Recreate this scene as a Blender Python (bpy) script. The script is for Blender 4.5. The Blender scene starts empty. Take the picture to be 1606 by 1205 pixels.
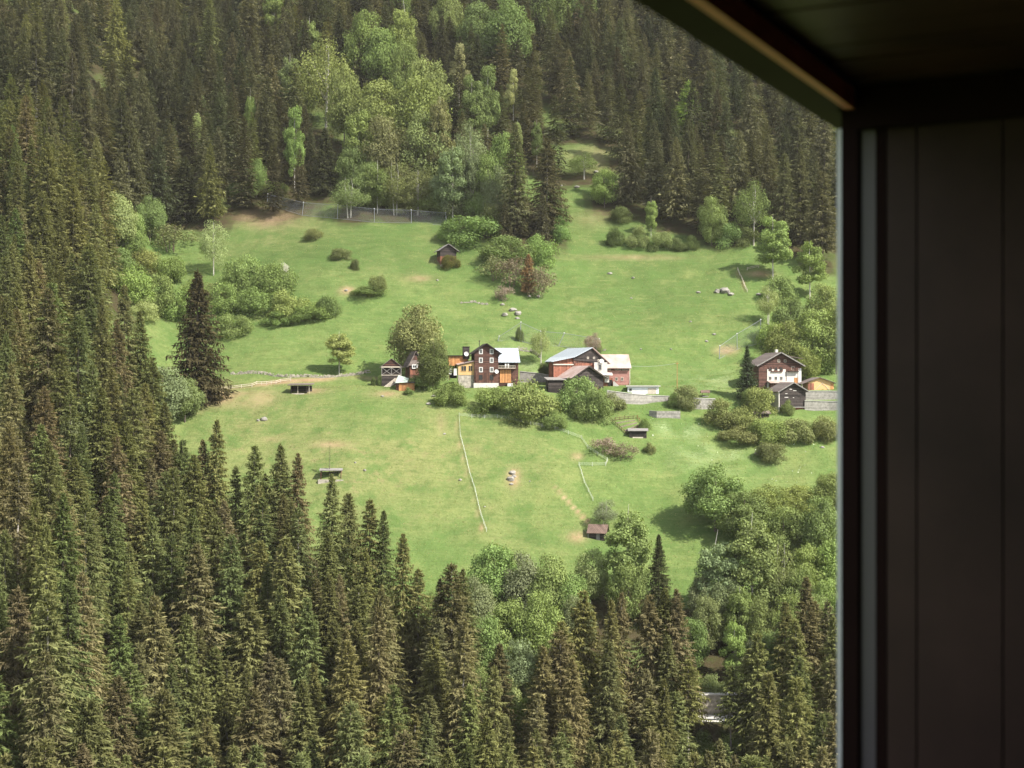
import bpy, math
import numpy as np
from mathutils import Vector, Matrix

rng = np.random.default_rng(7)
SC = bpy.context.scene
COL = SC.collection
F, CX, CY = 2200.0, 803.0, 602.5          # focal length and centre of the 1606 x 1205 picture, in pixels

# ------------------------------------------------------------------ small helpers
def sstep(a, b, x):
    t = np.clip((x - a) / (b - a), 0, 1)
    return t * t * (3 - 2 * t)

_tab = np.random.default_rng(3).random((256, 256))
def vnoise(x, y):
    xi = np.floor(x).astype(int); yi = np.floor(y).astype(int)
    fx = x - xi; fy = y - yi
    fx = fx * fx * (3 - 2 * fx); fy = fy * fy * (3 - 2 * fy)
    a = _tab[xi & 255, yi & 255]; b = _tab[(xi + 1) & 255, yi & 255]
    c = _tab[xi & 255, (yi + 1) & 255]; d = _tab[(xi + 1) & 255, (yi + 1) & 255]
    return (a * (1 - fx) + b * fx) * (1 - fy) + (c * (1 - fx) + d * fx) * fy - 0.5

def fbm(x, y, n=4):
    s = 0; a = 1.0
    for i in range(n):
        s = s + a * vnoise(x * 2 ** i + 17.3 * i, y * 2 ** i + 5.1 * i); a *= 0.5
    return s

# ------------------------------------------------------------------ terrain height
PY = [-200, -60, -8, 12, 40, 80, 130, 200, 222, 250, 284, 351, 415, 429, 434, 447, 460, 567, 660, 793, 1000, 1500]
PZ = [60, 2, -8, -17, -38, -62, -86, -103, -103, -95, -78, -44, -8.5, -2.6, -1.2, -0.8, 4, 68, 127, 217, 370, 700]
_ty = np.arange(-200, 1500, 1.0)
_tz = np.interp(_ty, PY, PZ)
_k = np.exp(-np.linspace(-2, 2, 9) ** 2); _k /= _k.sum()
_tz = np.convolve(np.pad(_tz, 4, mode='edge'), _k, mode='valid')
ROAD_Y, ROAD_Z = 297.0, -70.9

def H(x, y):
    x = np.asarray(x, float); y = np.asarray(y, float)
    u = x / np.maximum(y, 60)
    sh = 72 * sstep(-0.232, -0.345, u) * sstep(150, 260, y)
    z = np.interp(y + sh, _ty, _tz)
    g = lambda px, Y, sx, sy, a: a * np.exp(-((x - (px - CX) / F * Y) / sx) ** 2 - ((y - Y) / sy) ** 2)
    z = z + g(520, 520, 30, 30, 5.0) + g(1000, 520, 38, 34, -4.0) + g(800, 545, 14, 40, 3.0) + g(560, 395, 40, 28, 2.5) + g(820, 385, 24, 24, 2.0) - g(1000, 380, 26, 30, 2.0)
    m = sstep(222, 250, y)
    z = z + m * (2.4 * fbm(x / 38, y / 38, 3) + 0.75 * fbm(x / 8 + 9, y / 8, 3) + 0.16 * vnoise(x / 2.4, y / 2.4))
    st = sstep(445, 470, y) * sstep(640, 600, y)
    z = z + st * 0.26 * np.sin(z * 1.9 + 3 * vnoise(x / 22, y / 22) * 4)      # trodden cattle steps
    w = sstep(7.5, 4.2, np.abs(y - ROAD_Y)) * sstep(5, 25, x) * sstep(190, 150, x)
    z = z * (1 - w) + ROAD_Z * w
    return z

_Y = np.concatenate([np.arange(200, 700, 0.4), np.arange(700, 1300, 1.0)])
def at(px, py):
    """ground point seen at a picture pixel"""
    u = (px - CX) / F; v = (CY - py) / F
    h = H(u * _Y, _Y) - v * _Y
    i = int(np.argmax(h >= 0)) if (h >= 0).any() else len(_Y) - 1
    y = _Y[i]
    if i > 0:
        a, b = h[i - 1], h[i]; y = _Y[i - 1] + (_Y[i] - _Y[i - 1]) * (-a) / max(b - a, 1e-9)
    return np.array([u * y, y, float(H(u * y, y))])

def at_top(px, py, h):
    """base of a tree of height h whose tip is seen at the pixel"""
    u = (px - CX) / F; v = (CY - py) / F
    d = H(u * _Y, _Y) + h - v * _Y
    i = int(np.argmax(d >= 0)) if (d >= 0).any() else len(_Y) - 1
    y = _Y[i]
    return np.array([u * y, y, float(H(u * y, y))])

def proj(x, y, z):
    return CX + F * x / y, CY - F * z / y

def inside(px, py, poly):
    px = np.asarray(px, float); py = np.asarray(py, float)
    r = np.zeros(px.shape, bool); n = len(poly); j = n - 1
    for i in range(n):
        xi, yi = poly[i]; xj, yj = poly[j]
        c = ((yi > py) != (yj > py)) & (px < (xj - xi) * (py - yi) / ((yj - yi) or 1e-9) + xi)
        r ^= c; j = i
    return r

# ------------------------------------------------------------------ materials
def new_mat(name):
    m = bpy.data.materials.new(name); m.use_nodes = True
    nt = m.node_tree; nt.nodes.clear()
    return m, nt, nt.nodes, nt.links

def mat(name, col, rough=0.8, var=0.25, scale=3.0, spec=0.25, stripes=None, stripe_amt=0.35, metal=0.0, bump=0.0, col2=None):
    """plain weathered surface: base colour broken by noise, optional plank or log stripes"""
    m, nt, N, L = new_mat(name)
    out = N.new('ShaderNodeOutputMaterial'); b = N.new('ShaderNodeBsdfPrincipled')
    L.new(b.outputs[0], out.inputs[0])
    b.inputs['Roughness'].default_value = rough; b.inputs['Specular IOR Level'].default_value = spec
    b.inputs['Metallic'].default_value = metal
    tc = N.new('ShaderNodeTexCoord')
    no = N.new('ShaderNodeTexNoise'); no.inputs['Scale'].default_value = scale; no.inputs['Detail'].default_value = 5
    no.inputs['Roughness'].default_value = 0.65
    L.new(tc.outputs['Object'], no.inputs['Vector'])
    rp = N.new('ShaderNodeValToRGB')
    c = np.array(col); lo = c * (1 - var); hi = c * (1 + var) if col2 is None else np.array(col2)
    rp.color_ramp.elements[0].position = 0.3; rp.color_ramp.elements[1].position = 0.72
    rp.color_ramp.elements[0].color = (*np.clip(lo, 0, 1), 1); rp.color_ramp.elements[1].color = (*np.clip(hi, 0, 1), 1)
    L.new(no.outputs['Fac'], rp.inputs[0]); last = rp.outputs[0]
    if stripes:
        axis, period = stripes
        sx = N.new('ShaderNodeSeparateXYZ'); L.new(tc.outputs['Object'], sx.inputs[0])
        dv = N.new('ShaderNodeMath'); dv.operation = 'DIVIDE'; dv.inputs[1].default_value = period
        if axis == 'H':                              # across either wall direction
            ad = N.new('ShaderNodeMath'); ad.operation = 'ADD'
            L.new(sx.outputs[0], ad.inputs[0]); L.new(sx.outputs[1], ad.inputs[1]); L.new(ad.outputs[0], dv.inputs[0])
        else:
            L.new(sx.outputs['XYZ'.index(axis)], dv.inputs[0])
        fl = N.new('ShaderNodeMath'); fl.operation = 'FLOOR'; L.new(dv.outputs[0], fl.inputs[0])
        wn = N.new('ShaderNodeTexWhiteNoise'); wn.noise_dimensions = '1D'; L.new(fl.outputs[0], wn.inputs['W'])
        fr = N.new('ShaderNodeMath'); fr.operation = 'FRACT'; L.new(dv.outputs[0], fr.inputs[0])
        gt = N.new('ShaderNodeMath'); gt.operation = 'GREATER_THAN'; gt.inputs[1].default_value = 0.14; L.new(fr.outputs[0], gt.inputs[0])
        mr = N.new('ShaderNodeMapRange'); mr.inputs['To Min'].default_value = 1 - stripe_amt; mr.inputs['To Max'].default_value = 1 + stripe_amt * 0.7
        L.new(wn.outputs['Value'], mr.inputs['Value'])
        g2 = N.new('ShaderNodeMapRange'); g2.inputs['To Min'].default_value = 0.35; g2.inputs['To Max'].default_value = 1; L.new(gt.outputs[0], g2.inputs['Value'])
        mu = N.new('ShaderNodeMath'); mu.operation = 'MULTIPLY'; L.new(mr.outputs[0], mu.inputs[0]); L.new(g2.outputs[0], mu.inputs[1])
        mx = N.new('ShaderNodeVectorMath'); mx.operation = 'SCALE'; L.new(last, mx.inputs[0]); L.new(mu.outputs[0], mx.inputs['Scale'])
        last = mx.outputs[0]
    L.new(last, b.inputs['Base Color'])
    if bump:
        bp = N.new('ShaderNodeBump'); bp.inputs['Strength'].default_value = bump; bp.inputs['Distance'].default_value = 0.1
        L.new(no.outputs['Fac'], bp.inputs['Height']); L.new(bp.outputs[0], b.inputs['Normal'])
    return m

def leaf_mat(name, trans=0.3, attr_colour=False):
    """foliage: the object's own colour, broken face by face by the stored tone"""
    m, nt, N, L = new_mat(name)
    out = N.new('ShaderNodeOutputMaterial')
    if attr_colour:
        ac = N.new('ShaderNodeAttribute'); ac.attribute_name = 'tint'; col = ac.outputs['Color']
    else:
        oi = N.new('ShaderNodeObjectInfo'); col = oi.outputs['Color']
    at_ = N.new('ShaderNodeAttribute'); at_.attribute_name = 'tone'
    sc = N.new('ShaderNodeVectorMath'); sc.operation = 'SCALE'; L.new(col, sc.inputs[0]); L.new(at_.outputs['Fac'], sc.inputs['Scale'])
    d = N.new('ShaderNodeBsdfDiffuse'); t = N.new('ShaderNodeBsdfTranslucent'); mx = N.new('ShaderNodeMixShader')
    L.new(sc.outputs[0], d.inputs[0])
    tm = N.new('ShaderNodeVectorMath'); tm.operation = 'MULTIPLY'; tm.inputs[1].default_value = (1.1, 1.1, 0.55)
    L.new(sc.outputs[0], tm.inputs[0]); L.new(tm.outputs[0], t.inputs[0])
    mx.inputs[0].default_value = trans
    L.new(d.outputs[0], mx.inputs[1]); L.new(t.outputs[0], mx.inputs[2]); L.new(mx.outputs[0], out.inputs[0])
    return m

M_SPRUCE = leaf_mat('spruce_needles', 0.34)
M_LEAF = leaf_mat('broad_leaves', 0.32)
M_FOREST = leaf_mat('forest_needles', 0.32, True)
M_TUFT = leaf_mat('grass_blades', 0.3, True)
M_BARK = mat('bark', (0.13, 0.105, 0.08), 0.95, 0.45, 2.0)
M_PALEBARK = mat('pale_bark', (0.42, 0.39, 0.33), 0.9, 0.35, 2.5)
M_TWIG = mat('twigs', (0.16, 0.115, 0.09), 0.95, 0.35, 2.0)
M_ROCK = mat('rock_grey', (0.225, 0.21, 0.18), 0.9, 0.35, 1.2, bump=0.4)
M_WALLSTONE = mat('dry_stone', (0.30, 0.27, 0.22), 0.95, 0.5, 1.3, bump=0.6)
M_MASONRY = mat('masonry', (0.30, 0.28, 0.245), 0.9, 0.35, 1.6, stripes=('Z', 0.45), stripe_amt=0.14)
M_DARKWOOD = mat('old_brown_timber', (0.084, 0.039, 0.028), 0.75, 0.35, 1.4, stripes=('Z', 0.34), stripe_amt=0.5)
M_BLACKWOOD = mat('weathered_black_timber', (0.043, 0.034, 0.030), 0.85, 0.4, 1.4, stripes=('Z', 0.42), stripe_amt=0.6)
M_BROWNV = mat('brown_upright_boards', (0.105, 0.048, 0.033), 0.75, 0.35, 1.4, stripes=('H', 0.3), stripe_amt=0.5)
M_ORANGE = mat('fresh_orange_boards', (0.42, 0.20, 0.075), 0.7, 0.25, 1.2, stripes=('H', 0.42), stripe_amt=0.28)
M_YELLOW = mat('yellow_timber', (0.50, 0.32, 0.14), 0.6, 0.12, 2.0)
M_RED = mat('faded_red_boards', (0.29, 0.145, 0.12), 0.8, 0.25, 1.0, stripes=('Z', 0.3), stripe_amt=0.15)
M_REDWOOD = mat('rust_red_boards', (0.22, 0.085, 0.052), 0.75, 0.3, 1.4, stripes=('H', 0.35), stripe_amt=0.45)
M_WHITE = mat('white_paint', (0.54, 0.525, 0.50), 0.6, 0.06, 1.0)
M_PLASTER = mat('whitewashed_plaster', (0.47, 0.445, 0.40), 0.9, 0.2, 0.6)
M_GREYPLASTER = mat('grey_plaster', (0.48, 0.45, 0.41), 0.9, 0.15, 0.8)
M_METAL = mat('pale_sheet_roof', (0.36, 0.395, 0.43), 0.42, 0.07, 0.5, spec=0.5, stripes=('H', 1.1), stripe_amt=0.06)
M_TANROOF = mat('pink_tan_sheet_roof', (0.32, 0.215, 0.175), 0.6, 0.16, 0.35, col2=(0.42, 0.34, 0.31))
M_SHINGLE = mat('brown_shingles', (0.15, 0.12, 0.105), 0.9, 0.3, 2.0, stripes=('Z', 0.25), stripe_amt=0.25)
M_GREYROOF = mat('grey_boards_roof', (0.20, 0.185, 0.17), 0.85, 0.3, 1.5)
M_REDROOF = mat('red_brown_roof', (0.15, 0.10, 0.078), 0.85, 0.25, 1.5, stripes=('H', 0.5), stripe_amt=0.2)
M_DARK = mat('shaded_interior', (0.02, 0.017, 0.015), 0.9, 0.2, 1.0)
M_GLASS = mat('window_glass', (0.025, 0.028, 0.032), 0.12, 0.2, 1.0, spec=0.5)
M_TARP = mat('pale_green_tarpaulin', (0.34, 0.40, 0.34), 0.5, 0.25, 1.2)
M_PALEWOOD = mat('sun_bleached_wood', (0.46, 0.40, 0.32), 0.85, 0.25, 2.0)
M_WIRE = mat('galvanised_wire', (0.20, 0.21, 0.22), 0.5, 0.1, 1.0)
M_TAPE = mat('white_fence_tape', (0.46, 0.48, 0.41), 0.7, 0.08, 1.0)
M_CONCRETE = mat('pale_concrete', (0.44, 0.42, 0.38), 0.9, 0.15, 0.8)

# ------------------------------------------------------------------ mesh helpers
def np_mesh(name, V, faces, material, attrs=None, smooth=False):
    """V: n x 3, faces: m x k array (all faces with k corners)"""
    me = bpy.data.meshes.new(name)
    V = np.ascontiguousarray(V, np.float32); faces = np.ascontiguousarray(faces, np.int32)
    m, k = faces.shape
    me.vertices.add(len(V)); me.vertices.foreach_set('co', V.ravel())
    me.loops.add(m * k); me.loops.foreach_set('vertex_index', faces.ravel())
    me.polygons.add(m); me.polygons.foreach_set('loop_start', np.arange(0, m * k, k, dtype=np.int32))
    if smooth: me.polygons.foreach_set('use_smooth', np.ones(m, bool))
    for an, (typ, dom, data) in (attrs or {}).items():
        a = me.attributes.new(an, typ, dom)
        a.data.foreach_set('color' if 'COLOR' in typ else 'value', np.ascontiguousarray(data, np.float32).ravel())
    me.update(calc_edges=True); me.validate()
    me.materials.append(material)
    return me

class MB:
    """collects simple solids; build() links them as one mesh object"""
    def __init__(s): s.v = []; s.f = []
    def add(s, vs, fs):
        o = len(s.v); s.v += [tuple(map(float, p)) for p in vs]; s.f += [tuple(i + o for i in f) for f in fs]; return s
    def box(s, x0, x1, y0, y1, z0, z1):
        return s.add([(x0, y0, z0), (x1, y0, z0), (x1, y1, z0), (x0, y1, z0), (x0, y0, z1), (x1, y0, z1), (x1, y1, z1), (x0, y1, z1)],
                     [(0, 3, 2, 1), (4, 5, 6, 7), (0, 1, 5, 4), (1, 2, 6, 5), (2, 3, 7, 6), (3, 0, 4, 7)])
    def gable(s, x0, x1, y0, y1, z0, ze, zr, axis='y', xr=None):
        """box with a gabled top; axis = the direction of the ridge"""
        if axis == 'y':
            xm = (x0 + x1) / 2 if xr is None else xr
            return s.add([(x0, y0, z0), (x1, y0, z0), (x1, y0, ze), (xm, y0, zr), (x0, y0, ze), (x0, y1, z0), (x1, y1, z0), (x1, y1, ze), (xm, y1, zr), (x0, y1, ze)],
                         [(0, 1, 2, 3, 4), (9, 8, 7, 6, 5), (0, 4, 9, 5), (1, 6, 7, 2), (2, 7, 8, 3), (3, 8, 9, 4), (0, 5, 6, 1)])
        ym = (y0 + y1) / 2
        return s.add([(x0, y0, z0), (x0, y1, z0), (x0, y1, ze), (x0, ym, zr), (x0, y0, ze), (x1, y0, z0), (x1, y1, z0), (x1, y1, ze), (x1, ym, zr), (x1, y0, ze)],
                     [(4, 3, 2, 1, 0), (5, 6, 7, 8, 9), (0, 5, 9, 4), (1, 2, 7, 6), (2, 3, 8, 7), (3, 4, 9, 8), (0, 1, 6, 5)])
    def slab(s, a, b, c, d, th):
        """thick sheet over the quad a b c d"""
        a, b, c, d = (Vector(p) for p in (a, b, c, d))
        n = (b - a).cross(d - a).normalized()
        if n.z < 0: n = -n
        lo = [p for p in (a, b, c, d)]; hi = [p + n * th for p in (a, b, c, d)]
        return s.add([tuple(p) for p in lo + hi], [(0, 1, 2, 3), (7, 6, 5, 4), (0, 4, 5, 1), (1, 5, 6, 2), (2, 6, 7, 3), (3, 7, 4, 0)])
    def roof(s, x0, x1, y0, y1, ze, zr, axis='y', ov=0.6, th=0.18, ovg=None, xr=None):
        ovg = ov if ovg is None else ovg
        if axis == 'y':
            xm = (x0 + x1) / 2 if xr is None else xr
            kl = (zr - ze) / (xm - x0); kr = (zr - ze) / (x1 - xm); e = 0.02
            s.slab((x0 - ov, y0 - ovg, ze - kl * ov + e), (xm, y0 - ovg, zr + e), (xm, y1 + ovg, zr + e), (x0 - ov, y1 + ovg, ze - kl * ov + e), th)
            s.slab((xm, y0 - ovg, zr + e), (x1 + ov, y0 - ovg, ze - kr * ov + e), (x1 + ov, y1 + ovg, ze - kr * ov + e), (xm, y1 + ovg, zr + e), th)
        else:
            ym = (y0 + y1) / 2; k = (zr - ze) / (ym - y0); e = 0.02
            s.slab((x0 - ovg, y0 - ov, ze - k * ov + e), (x1 + ovg, y0 - ov, ze - k * ov + e), (x1 + ovg, ym, zr + e), (x0 - ovg, ym, zr + e), th)
            s.slab((x0 - ovg, ym, zr + e), (x1 + ovg, ym, zr + e), (x1 + ovg, y1 + ov, ze - k * ov + e), (x0 - ovg, y1 + ov, ze - k * ov + e), th)
        return s
    def bar(s, a, b, r=0.06, r2=None, n=6):
        a = Vector(a); b = Vector(b); d = (b - a).normalized(); r2 = r if r2 is None else r2
        u = d.cross(Vector((0, 0, 1)) if abs(d.z) < 0.9 else Vector((1, 0, 0))).normalized(); w = d.cross(u)
        vs = []
        for p, rr in ((a, r), (b, r2)):
            for i in range(n):
                t = 2 * math.pi * i / n; vs.append(tuple(p + (u * math.cos(t) + w * math.sin(t)) * rr))
        fs = [(i, (i + 1) % n, n + (i + 1) % n, n + i) for i in range(n)]
        return s.add(vs, fs + [tuple(range(n - 1, -1, -1)), tuple(range(n, 2 * n))])
    def disc_dish(s, c, r, ax, depth=0.25, n=14):
        c = Vector(c); ax = Vector(ax).normalized(); u = ax.orthogonal().normalized(); w = ax.cross(u)
        vs = [tuple(c - ax * depth)]
        for k, f in ((1, 0.55), (2, 1.0)):
            for i in range(n):
                t = 2 * math.pi * i / n; vs.append(tuple(c - ax * depth * (1 - f * f) + (u * math.cos(t) + w * math.sin(t)) * r * f))
        fs = [(0, 1 + i, 1 + (i + 1) % n) for i in range(n)] + [(1 + i, 1 + n + i, 1 + n + (i + 1) % n, 1 + (i + 1) % n) for i in range(n)]
        o = [tuple(Vector(v) - ax * 0.05) for v in vs]
        s.add(vs, fs); return s.add(o, [tuple(reversed(f)) for f in fs])
    def build(s, name, material, parent=None):
        me = bpy.data.meshes.new(name); me.from_pydata(s.v, [], s.f); me.update()
        me.materials.append(material)
        o = bpy.data.objects.new(name, me); COL.objects.link(o)
        if parent is not None: o.parent = parent
        return o

def tag(o, label=None, cat=None, group=None, kind=None):
    if label: o['label'] = label
    if cat: o['category'] = cat
    if group: o['group'] = group
    if kind: o['kind'] = kind
    return o

def empty(name, loc, rz=0.0, label=None, cat=None, group=None):
    o = bpy.data.objects.new(name, None); COL.objects.link(o)
    o.location = loc; o.rotation_euler = (0, 0, rz); o.empty_display_size = 0.5
    return tag(o, label, cat, group)

ORD = ['first', 'second', 'third', 'fourth', 'fifth', 'sixth', 'seventh', 'eighth', 'ninth', 'tenth', 'eleventh', 'twelfth', 'thirteenth', 'fourteenth',
       'fifteenth', 'sixteenth', 'seventeenth', 'eighteenth', 'nineteenth', 'twentieth']
ORD += ['twenty-' + o for o in ORD[:9]] + ['thirtieth'] + ['thirty-' + o for o in ORD[:9]] + ['fortieth'] + ['forty-' + o for o in ORD[:9]]

# ------------------------------------------------------------------ plants
def unit(v): return v / np.maximum(np.linalg.norm(v, axis=-1, keepdims=True), 1e-9)

def kites(p, d, s, ln, wd):
    """one four-cornered leaf spray per row: point, direction, side, length, width"""
    ln = ln[:, None]; wd = wd[:, None]
    V = np.stack([p - d * ln * 0.4, p + s * wd * 0.5 + d * ln * 0.05, p + d * ln * 0.6, p - s * wd * 0.5 + d * ln * 0.05], 1)
    return V.reshape(-1, 3)

def spruce_arrays(seed, Ht=32.0, R=3.7, zb=0.1, dz=0.55, K=8, hang=True, form=0.8, droop=0.5, thin=0.0, fat=1.0):
    g = np.random.default_rng(seed)
    zs = []; z = zb * Ht
    while z < Ht - 0.5:
        zs.append(z); t = z / Ht; z += dz * g.uniform(0.75, 1.25) * (1.0 if t < 0.8 else 0.7)
    Z = []; A = []; Lb = []
    for z in zs:
        t = (z - zb * Ht) / (Ht - zb * Ht)
        n = int(round(g.uniform(6, 9) * (1 if t < 0.85 else 0.75)))
        a0 = g.uniform(0, 6.28)
        prof = min(1.0, (1.22 * (1 - t)) ** form + 0.02) * (0.78 + 0.22 * min(1, t / 0.12))
        wob = 1 + 0.18 * math.sin(z * 1.3 + seed) * g.uniform(0.3, 1)
        for i in range(n):
            if g.random() < thin: continue
            Z.append(z + g.normal(0, 0.12)); A.append(a0 + 6.283 * i / n + g.normal(0, 0.25)); Lb.append(max(0.25, R * prof * wob * g.uniform(0.62, 1.12)))
    Z = np.array(Z); A = np.array(A); Lb = np.array(Lb); t = Z / Ht
    up = np.interp(t, [0, 0.6, 0.88, 1], [-droop, -droop * 0.75, -0.05, 0.7])
    rad = np.stack([np.cos(A), np.sin(A), 0 * A], 1); tan = np.stack([-np.sin(A), np.cos(A), 0 * A], 1)
    P = []; D = []; S = []; LN = []; WD = []; T = []
    for k in range(K):
        s = np.clip(0.15 + 0.85 * (k + g.uniform(0, 0.9, len(Z))) / K, 0, 1)
        r = Lb * s
        pos = rad * r[:, None]; pos[:, 2] = Z + up * r + 0.16 * Lb * s ** 2.5
        sg = np.where(g.random(len(Z)) < 0.5, 1, -1) if k < K - 1 else 0
        yaw = sg * g.uniform(0.35, 1.15, len(Z))
        d = rad * np.cos(yaw)[:, None] + tan * np.sin(yaw)[:, None]
        d[:, 2] += up * 0.8 + g.normal(0.02, 0.25, len(Z)); d = unit(d)
        sd = unit(np.cross(d, np.array([0, 0, 1.0])) + g.normal(0, 0.38, d.shape))
        pos = pos + tan * (g.normal(0, 0.16, len(Z)) * Lb * 0.5)[:, None]
        P.append(pos); D.append(d); S.append(sd)
        LN.append((0.5 + 0.27 * Lb * (1.1 - 0.45 * s)) * g.uniform(0.7, 1.3, len(Z)) * fat); WD.append((0.15 + 0.042 * Lb) * g.uniform(0.6, 1.4, len(Z)) * fat)
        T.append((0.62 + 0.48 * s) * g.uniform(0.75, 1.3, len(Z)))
        if hang and k > 0:
            d2 = np.stack([g.normal(0, 0.25, len(Z)), g.normal(0, 0.25, len(Z)), -np.ones(len(Z))], 1) + rad * 0.35; d2 = unit(d2)
            sd2 = unit(np.cross(d2, unit(g.normal(0, 1, d2.shape))))
            P.append(pos + d2 * 0.2); D.append(d2); S.append(sd2)
            LN.append((0.35 + 0.16 * Lb) * g.uniform(0.6, 1.4, len(Z)) * fat); WD.append((0.11 + 0.026 * Lb) * g.uniform(0.6, 1.4, len(Z)) * fat)
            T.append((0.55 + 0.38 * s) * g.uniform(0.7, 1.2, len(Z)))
    # leader
    P.append(np.array([[0, 0, Ht - 0.4], [0, 0, Ht - 0.4]])); D.append(np.array([[0, 0, 1.0], [0, 0, 1.0]])); S.append(np.array([[1.0, 0, 0], [0, 1.0, 0]]))
    LN.append(np.array([1.3, 1.3])); WD.append(np.array([0.25, 0.25])); T.append(np.array([1.0, 1.0]))
    V = kites(np.concatenate(P), np.concatenate(D), np.concatenate(S), np.concatenate(LN), np.concatenate(WD))
    return V, np.concatenate(T)

def trunk_mesh(name, Ht, r0, m, top=0.94, seed=0, lean=0.0):
    g = np.random.default_rng(seed); b = MB()
    n = 8; k = 9
    vs = []
    for i in range(k + 1):
        z = -0.8 + (Ht * top + 0.8) * i / k; rr = r0 * (1 - 0.9 * i / k) * (1.25 if i == 0 else 1)
        ox, oy = g.normal(0, 0.05, 2) * i / k * Ht / 20
        for j in range(n):
            a = 6.283 * j / n; vs.append((ox + rr * math.cos(a) + lean * z, oy + rr * math.sin(a), z))
    fs = [(i * n + j, i * n + (j + 1) % n, (i + 1) * n + (j + 1) % n, (i + 1) * n + j) for i in range(k) for j in range(n)]
    fs.append(tuple(k * n + j for j in range(n)))
    b.add(vs, fs)
    me = bpy.data.meshes.new(name); me.from_pydata(b.v, [], b.f); me.update(); me.materials.append(m)
    me.polygons.foreach_set('use_smooth', [True] * len(me.polygons))
    return me

SPRUCE_H = 32.0
SP = []
for i, (R, zb, form, dr, th) in enumerate([(5.6, .08, .78, .5, .05), (4.9, .14, .70, .62, .14), (6.2, .05, .82, .45, .05), (5.2, .2, .62, .6, .22), (4.4, .1, .70, .58, .1), (5.8, .12, .74, .7, .18), (5.1, .3, .58, .5, .26), (5.2, .06, .85, .4, .06), (4.0, .18, .62, .7, .34), (5.0, .1, .66, .75, .28), (4.2, .5, .6, .6, .25)]):
    V, T = spruce_arrays(100 + i, SPRUCE_H, R, zb, 0.5, 13, True, form, dr, th)
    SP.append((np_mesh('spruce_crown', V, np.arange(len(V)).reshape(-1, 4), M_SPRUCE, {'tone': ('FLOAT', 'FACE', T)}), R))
TR20 = trunk_mesh('conifer_trunk', 20.0, 0.26, M_BARK, seed=9)
SP_TRUNK = [trunk_mesh('spruce_trunk', SPRUCE_H, 0.34, M_BARK, seed=i) for i in range(2)] + [trunk_mesh('spruce_trunk', SPRUCE_H, 0.32, mat('grey_bark', (0.30, 0.27, 0.235), 0.95, 0.35, 2.0), seed=5)]
V, T = spruce_arrays(300, 20.0, 4.3, .0, 0.4, 13, True, .85, .45, .0)
WIDE = np_mesh('spruce_crown', V, np.arange(len(V)).reshape(-1, 4), M_SPRUCE, {'tone': ('FLOAT', 'FACE', T)})
V, T = spruce_arrays(301, 20.0, 3.0, .06, 0.42, 10, True, .75, .12, .08, 1.1)
Vq, Tq = spruce_arrays(302, 20.0, 1.9, .3, 0.9, 6, False, .6, .1, .45)
SPARSE = np_mesh('larch_crown', Vq, np.arange(len(Vq)).reshape(-1, 4), M_LEAF, {'tone': ('FLOAT', 'FACE', Tq)})
LARCH = np_mesh('larch_crown', V, np.arange(len(V)).reshape(-1, 4), M_LEAF, {'tone': ('FLOAT', 'FACE', T)})
FAR = []
for i in range(6):
    V, T = spruce_arrays(400 + i, 30.0, rng.uniform(5.0, 6.6), rng.uniform(.05, .16), 0.75, 7, i % 2 == 0, rng.uniform(.7, .9), rng.uniform(.4, .6), .06, 1.3)
    FAR.append((V, T))

def broad_arrays(seed, Ht, W, zb, lobes, leaves, ls, top_heavy=0.5, hole=0.0):
    """crown of leaf clumps inside an uneven envelope; returns sprays, tones and the lobe centres"""
    g = np.random.default_rng(seed); C = []; Rl = []
    for i in range(lobes):
        for _ in range(30):
            q = g.uniform(-1, 1, 3)
            if (q ** 2).sum() < 1: break
        f = 0.78
        zc = zb * Ht + (1 - zb) * Ht * (0.5 + 0.5 * f * q[2])
        t = (zc - zb * Ht) / ((1 - zb) * Ht)
        env = math.sin(math.pi * min(1, max(0.02, t ** (0.55 + top_heavy * 0.5)))) ** 0.6
        k = unit(q[None, :2])[0] * (abs(q[0]) + abs(q[1])) ** 0.4 if i > 2 else q[:2] * 0.3
        C.append((k[0] * W * 0.36 * env, k[1] * W * 0.36 * env, zc)); Rl.append(W * g.uniform(0.13, 0.23) * (0.7 + 0.3 * env))
    C = np.array(C); Rl = np.array(Rl)
    P = []; Nn = []; T = []
    for c, r in zip(C, Rl):
        n = int(leaves * (r / (W * 0.18)) ** 2)
        dr = unit(g.normal(0, 1, (n, 3))); dr[:, 2] = dr[:, 2] * 0.85 + 0.12; dr = unit(dr)
        rr = r * (1 - g.random(n) ** 2 * 0.55) * (1 + 0.25 * np.sin(dr[:, 0] * 5 + c[0]) * np.sin(dr[:, 1] * 5 + c[2]))
        p = c + dr * rr[:, None] * np.array([1, 1, 0.82])
        keep = (p[:, 2] > (0.02 if zb > -0.2 else -0.28) * Ht) & (g.random(n) > hole)
        P.append(p[keep]); Nn.append(dr[keep]); T.append(g.uniform(0.7, 1.25, keep.sum()) * g.uniform(0.85, 1.12))
    P = np.concatenate(P); Nn = np.concatenate(Nn); T = np.concatenate(T)
    nn = unit(Nn + g.normal(0, 0.55, P.shape) + np.array([0, 0, 0.25]))
    d = unit(np.cross(nn, g.normal(0, 1, P.shape))); s = np.cross(nn, d)
    ln = ls * g.uniform(0.7, 1.4, len(P)); V = kites(P, d, s, ln, ln * 0.62)
    return V, T, C, Rl

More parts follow.
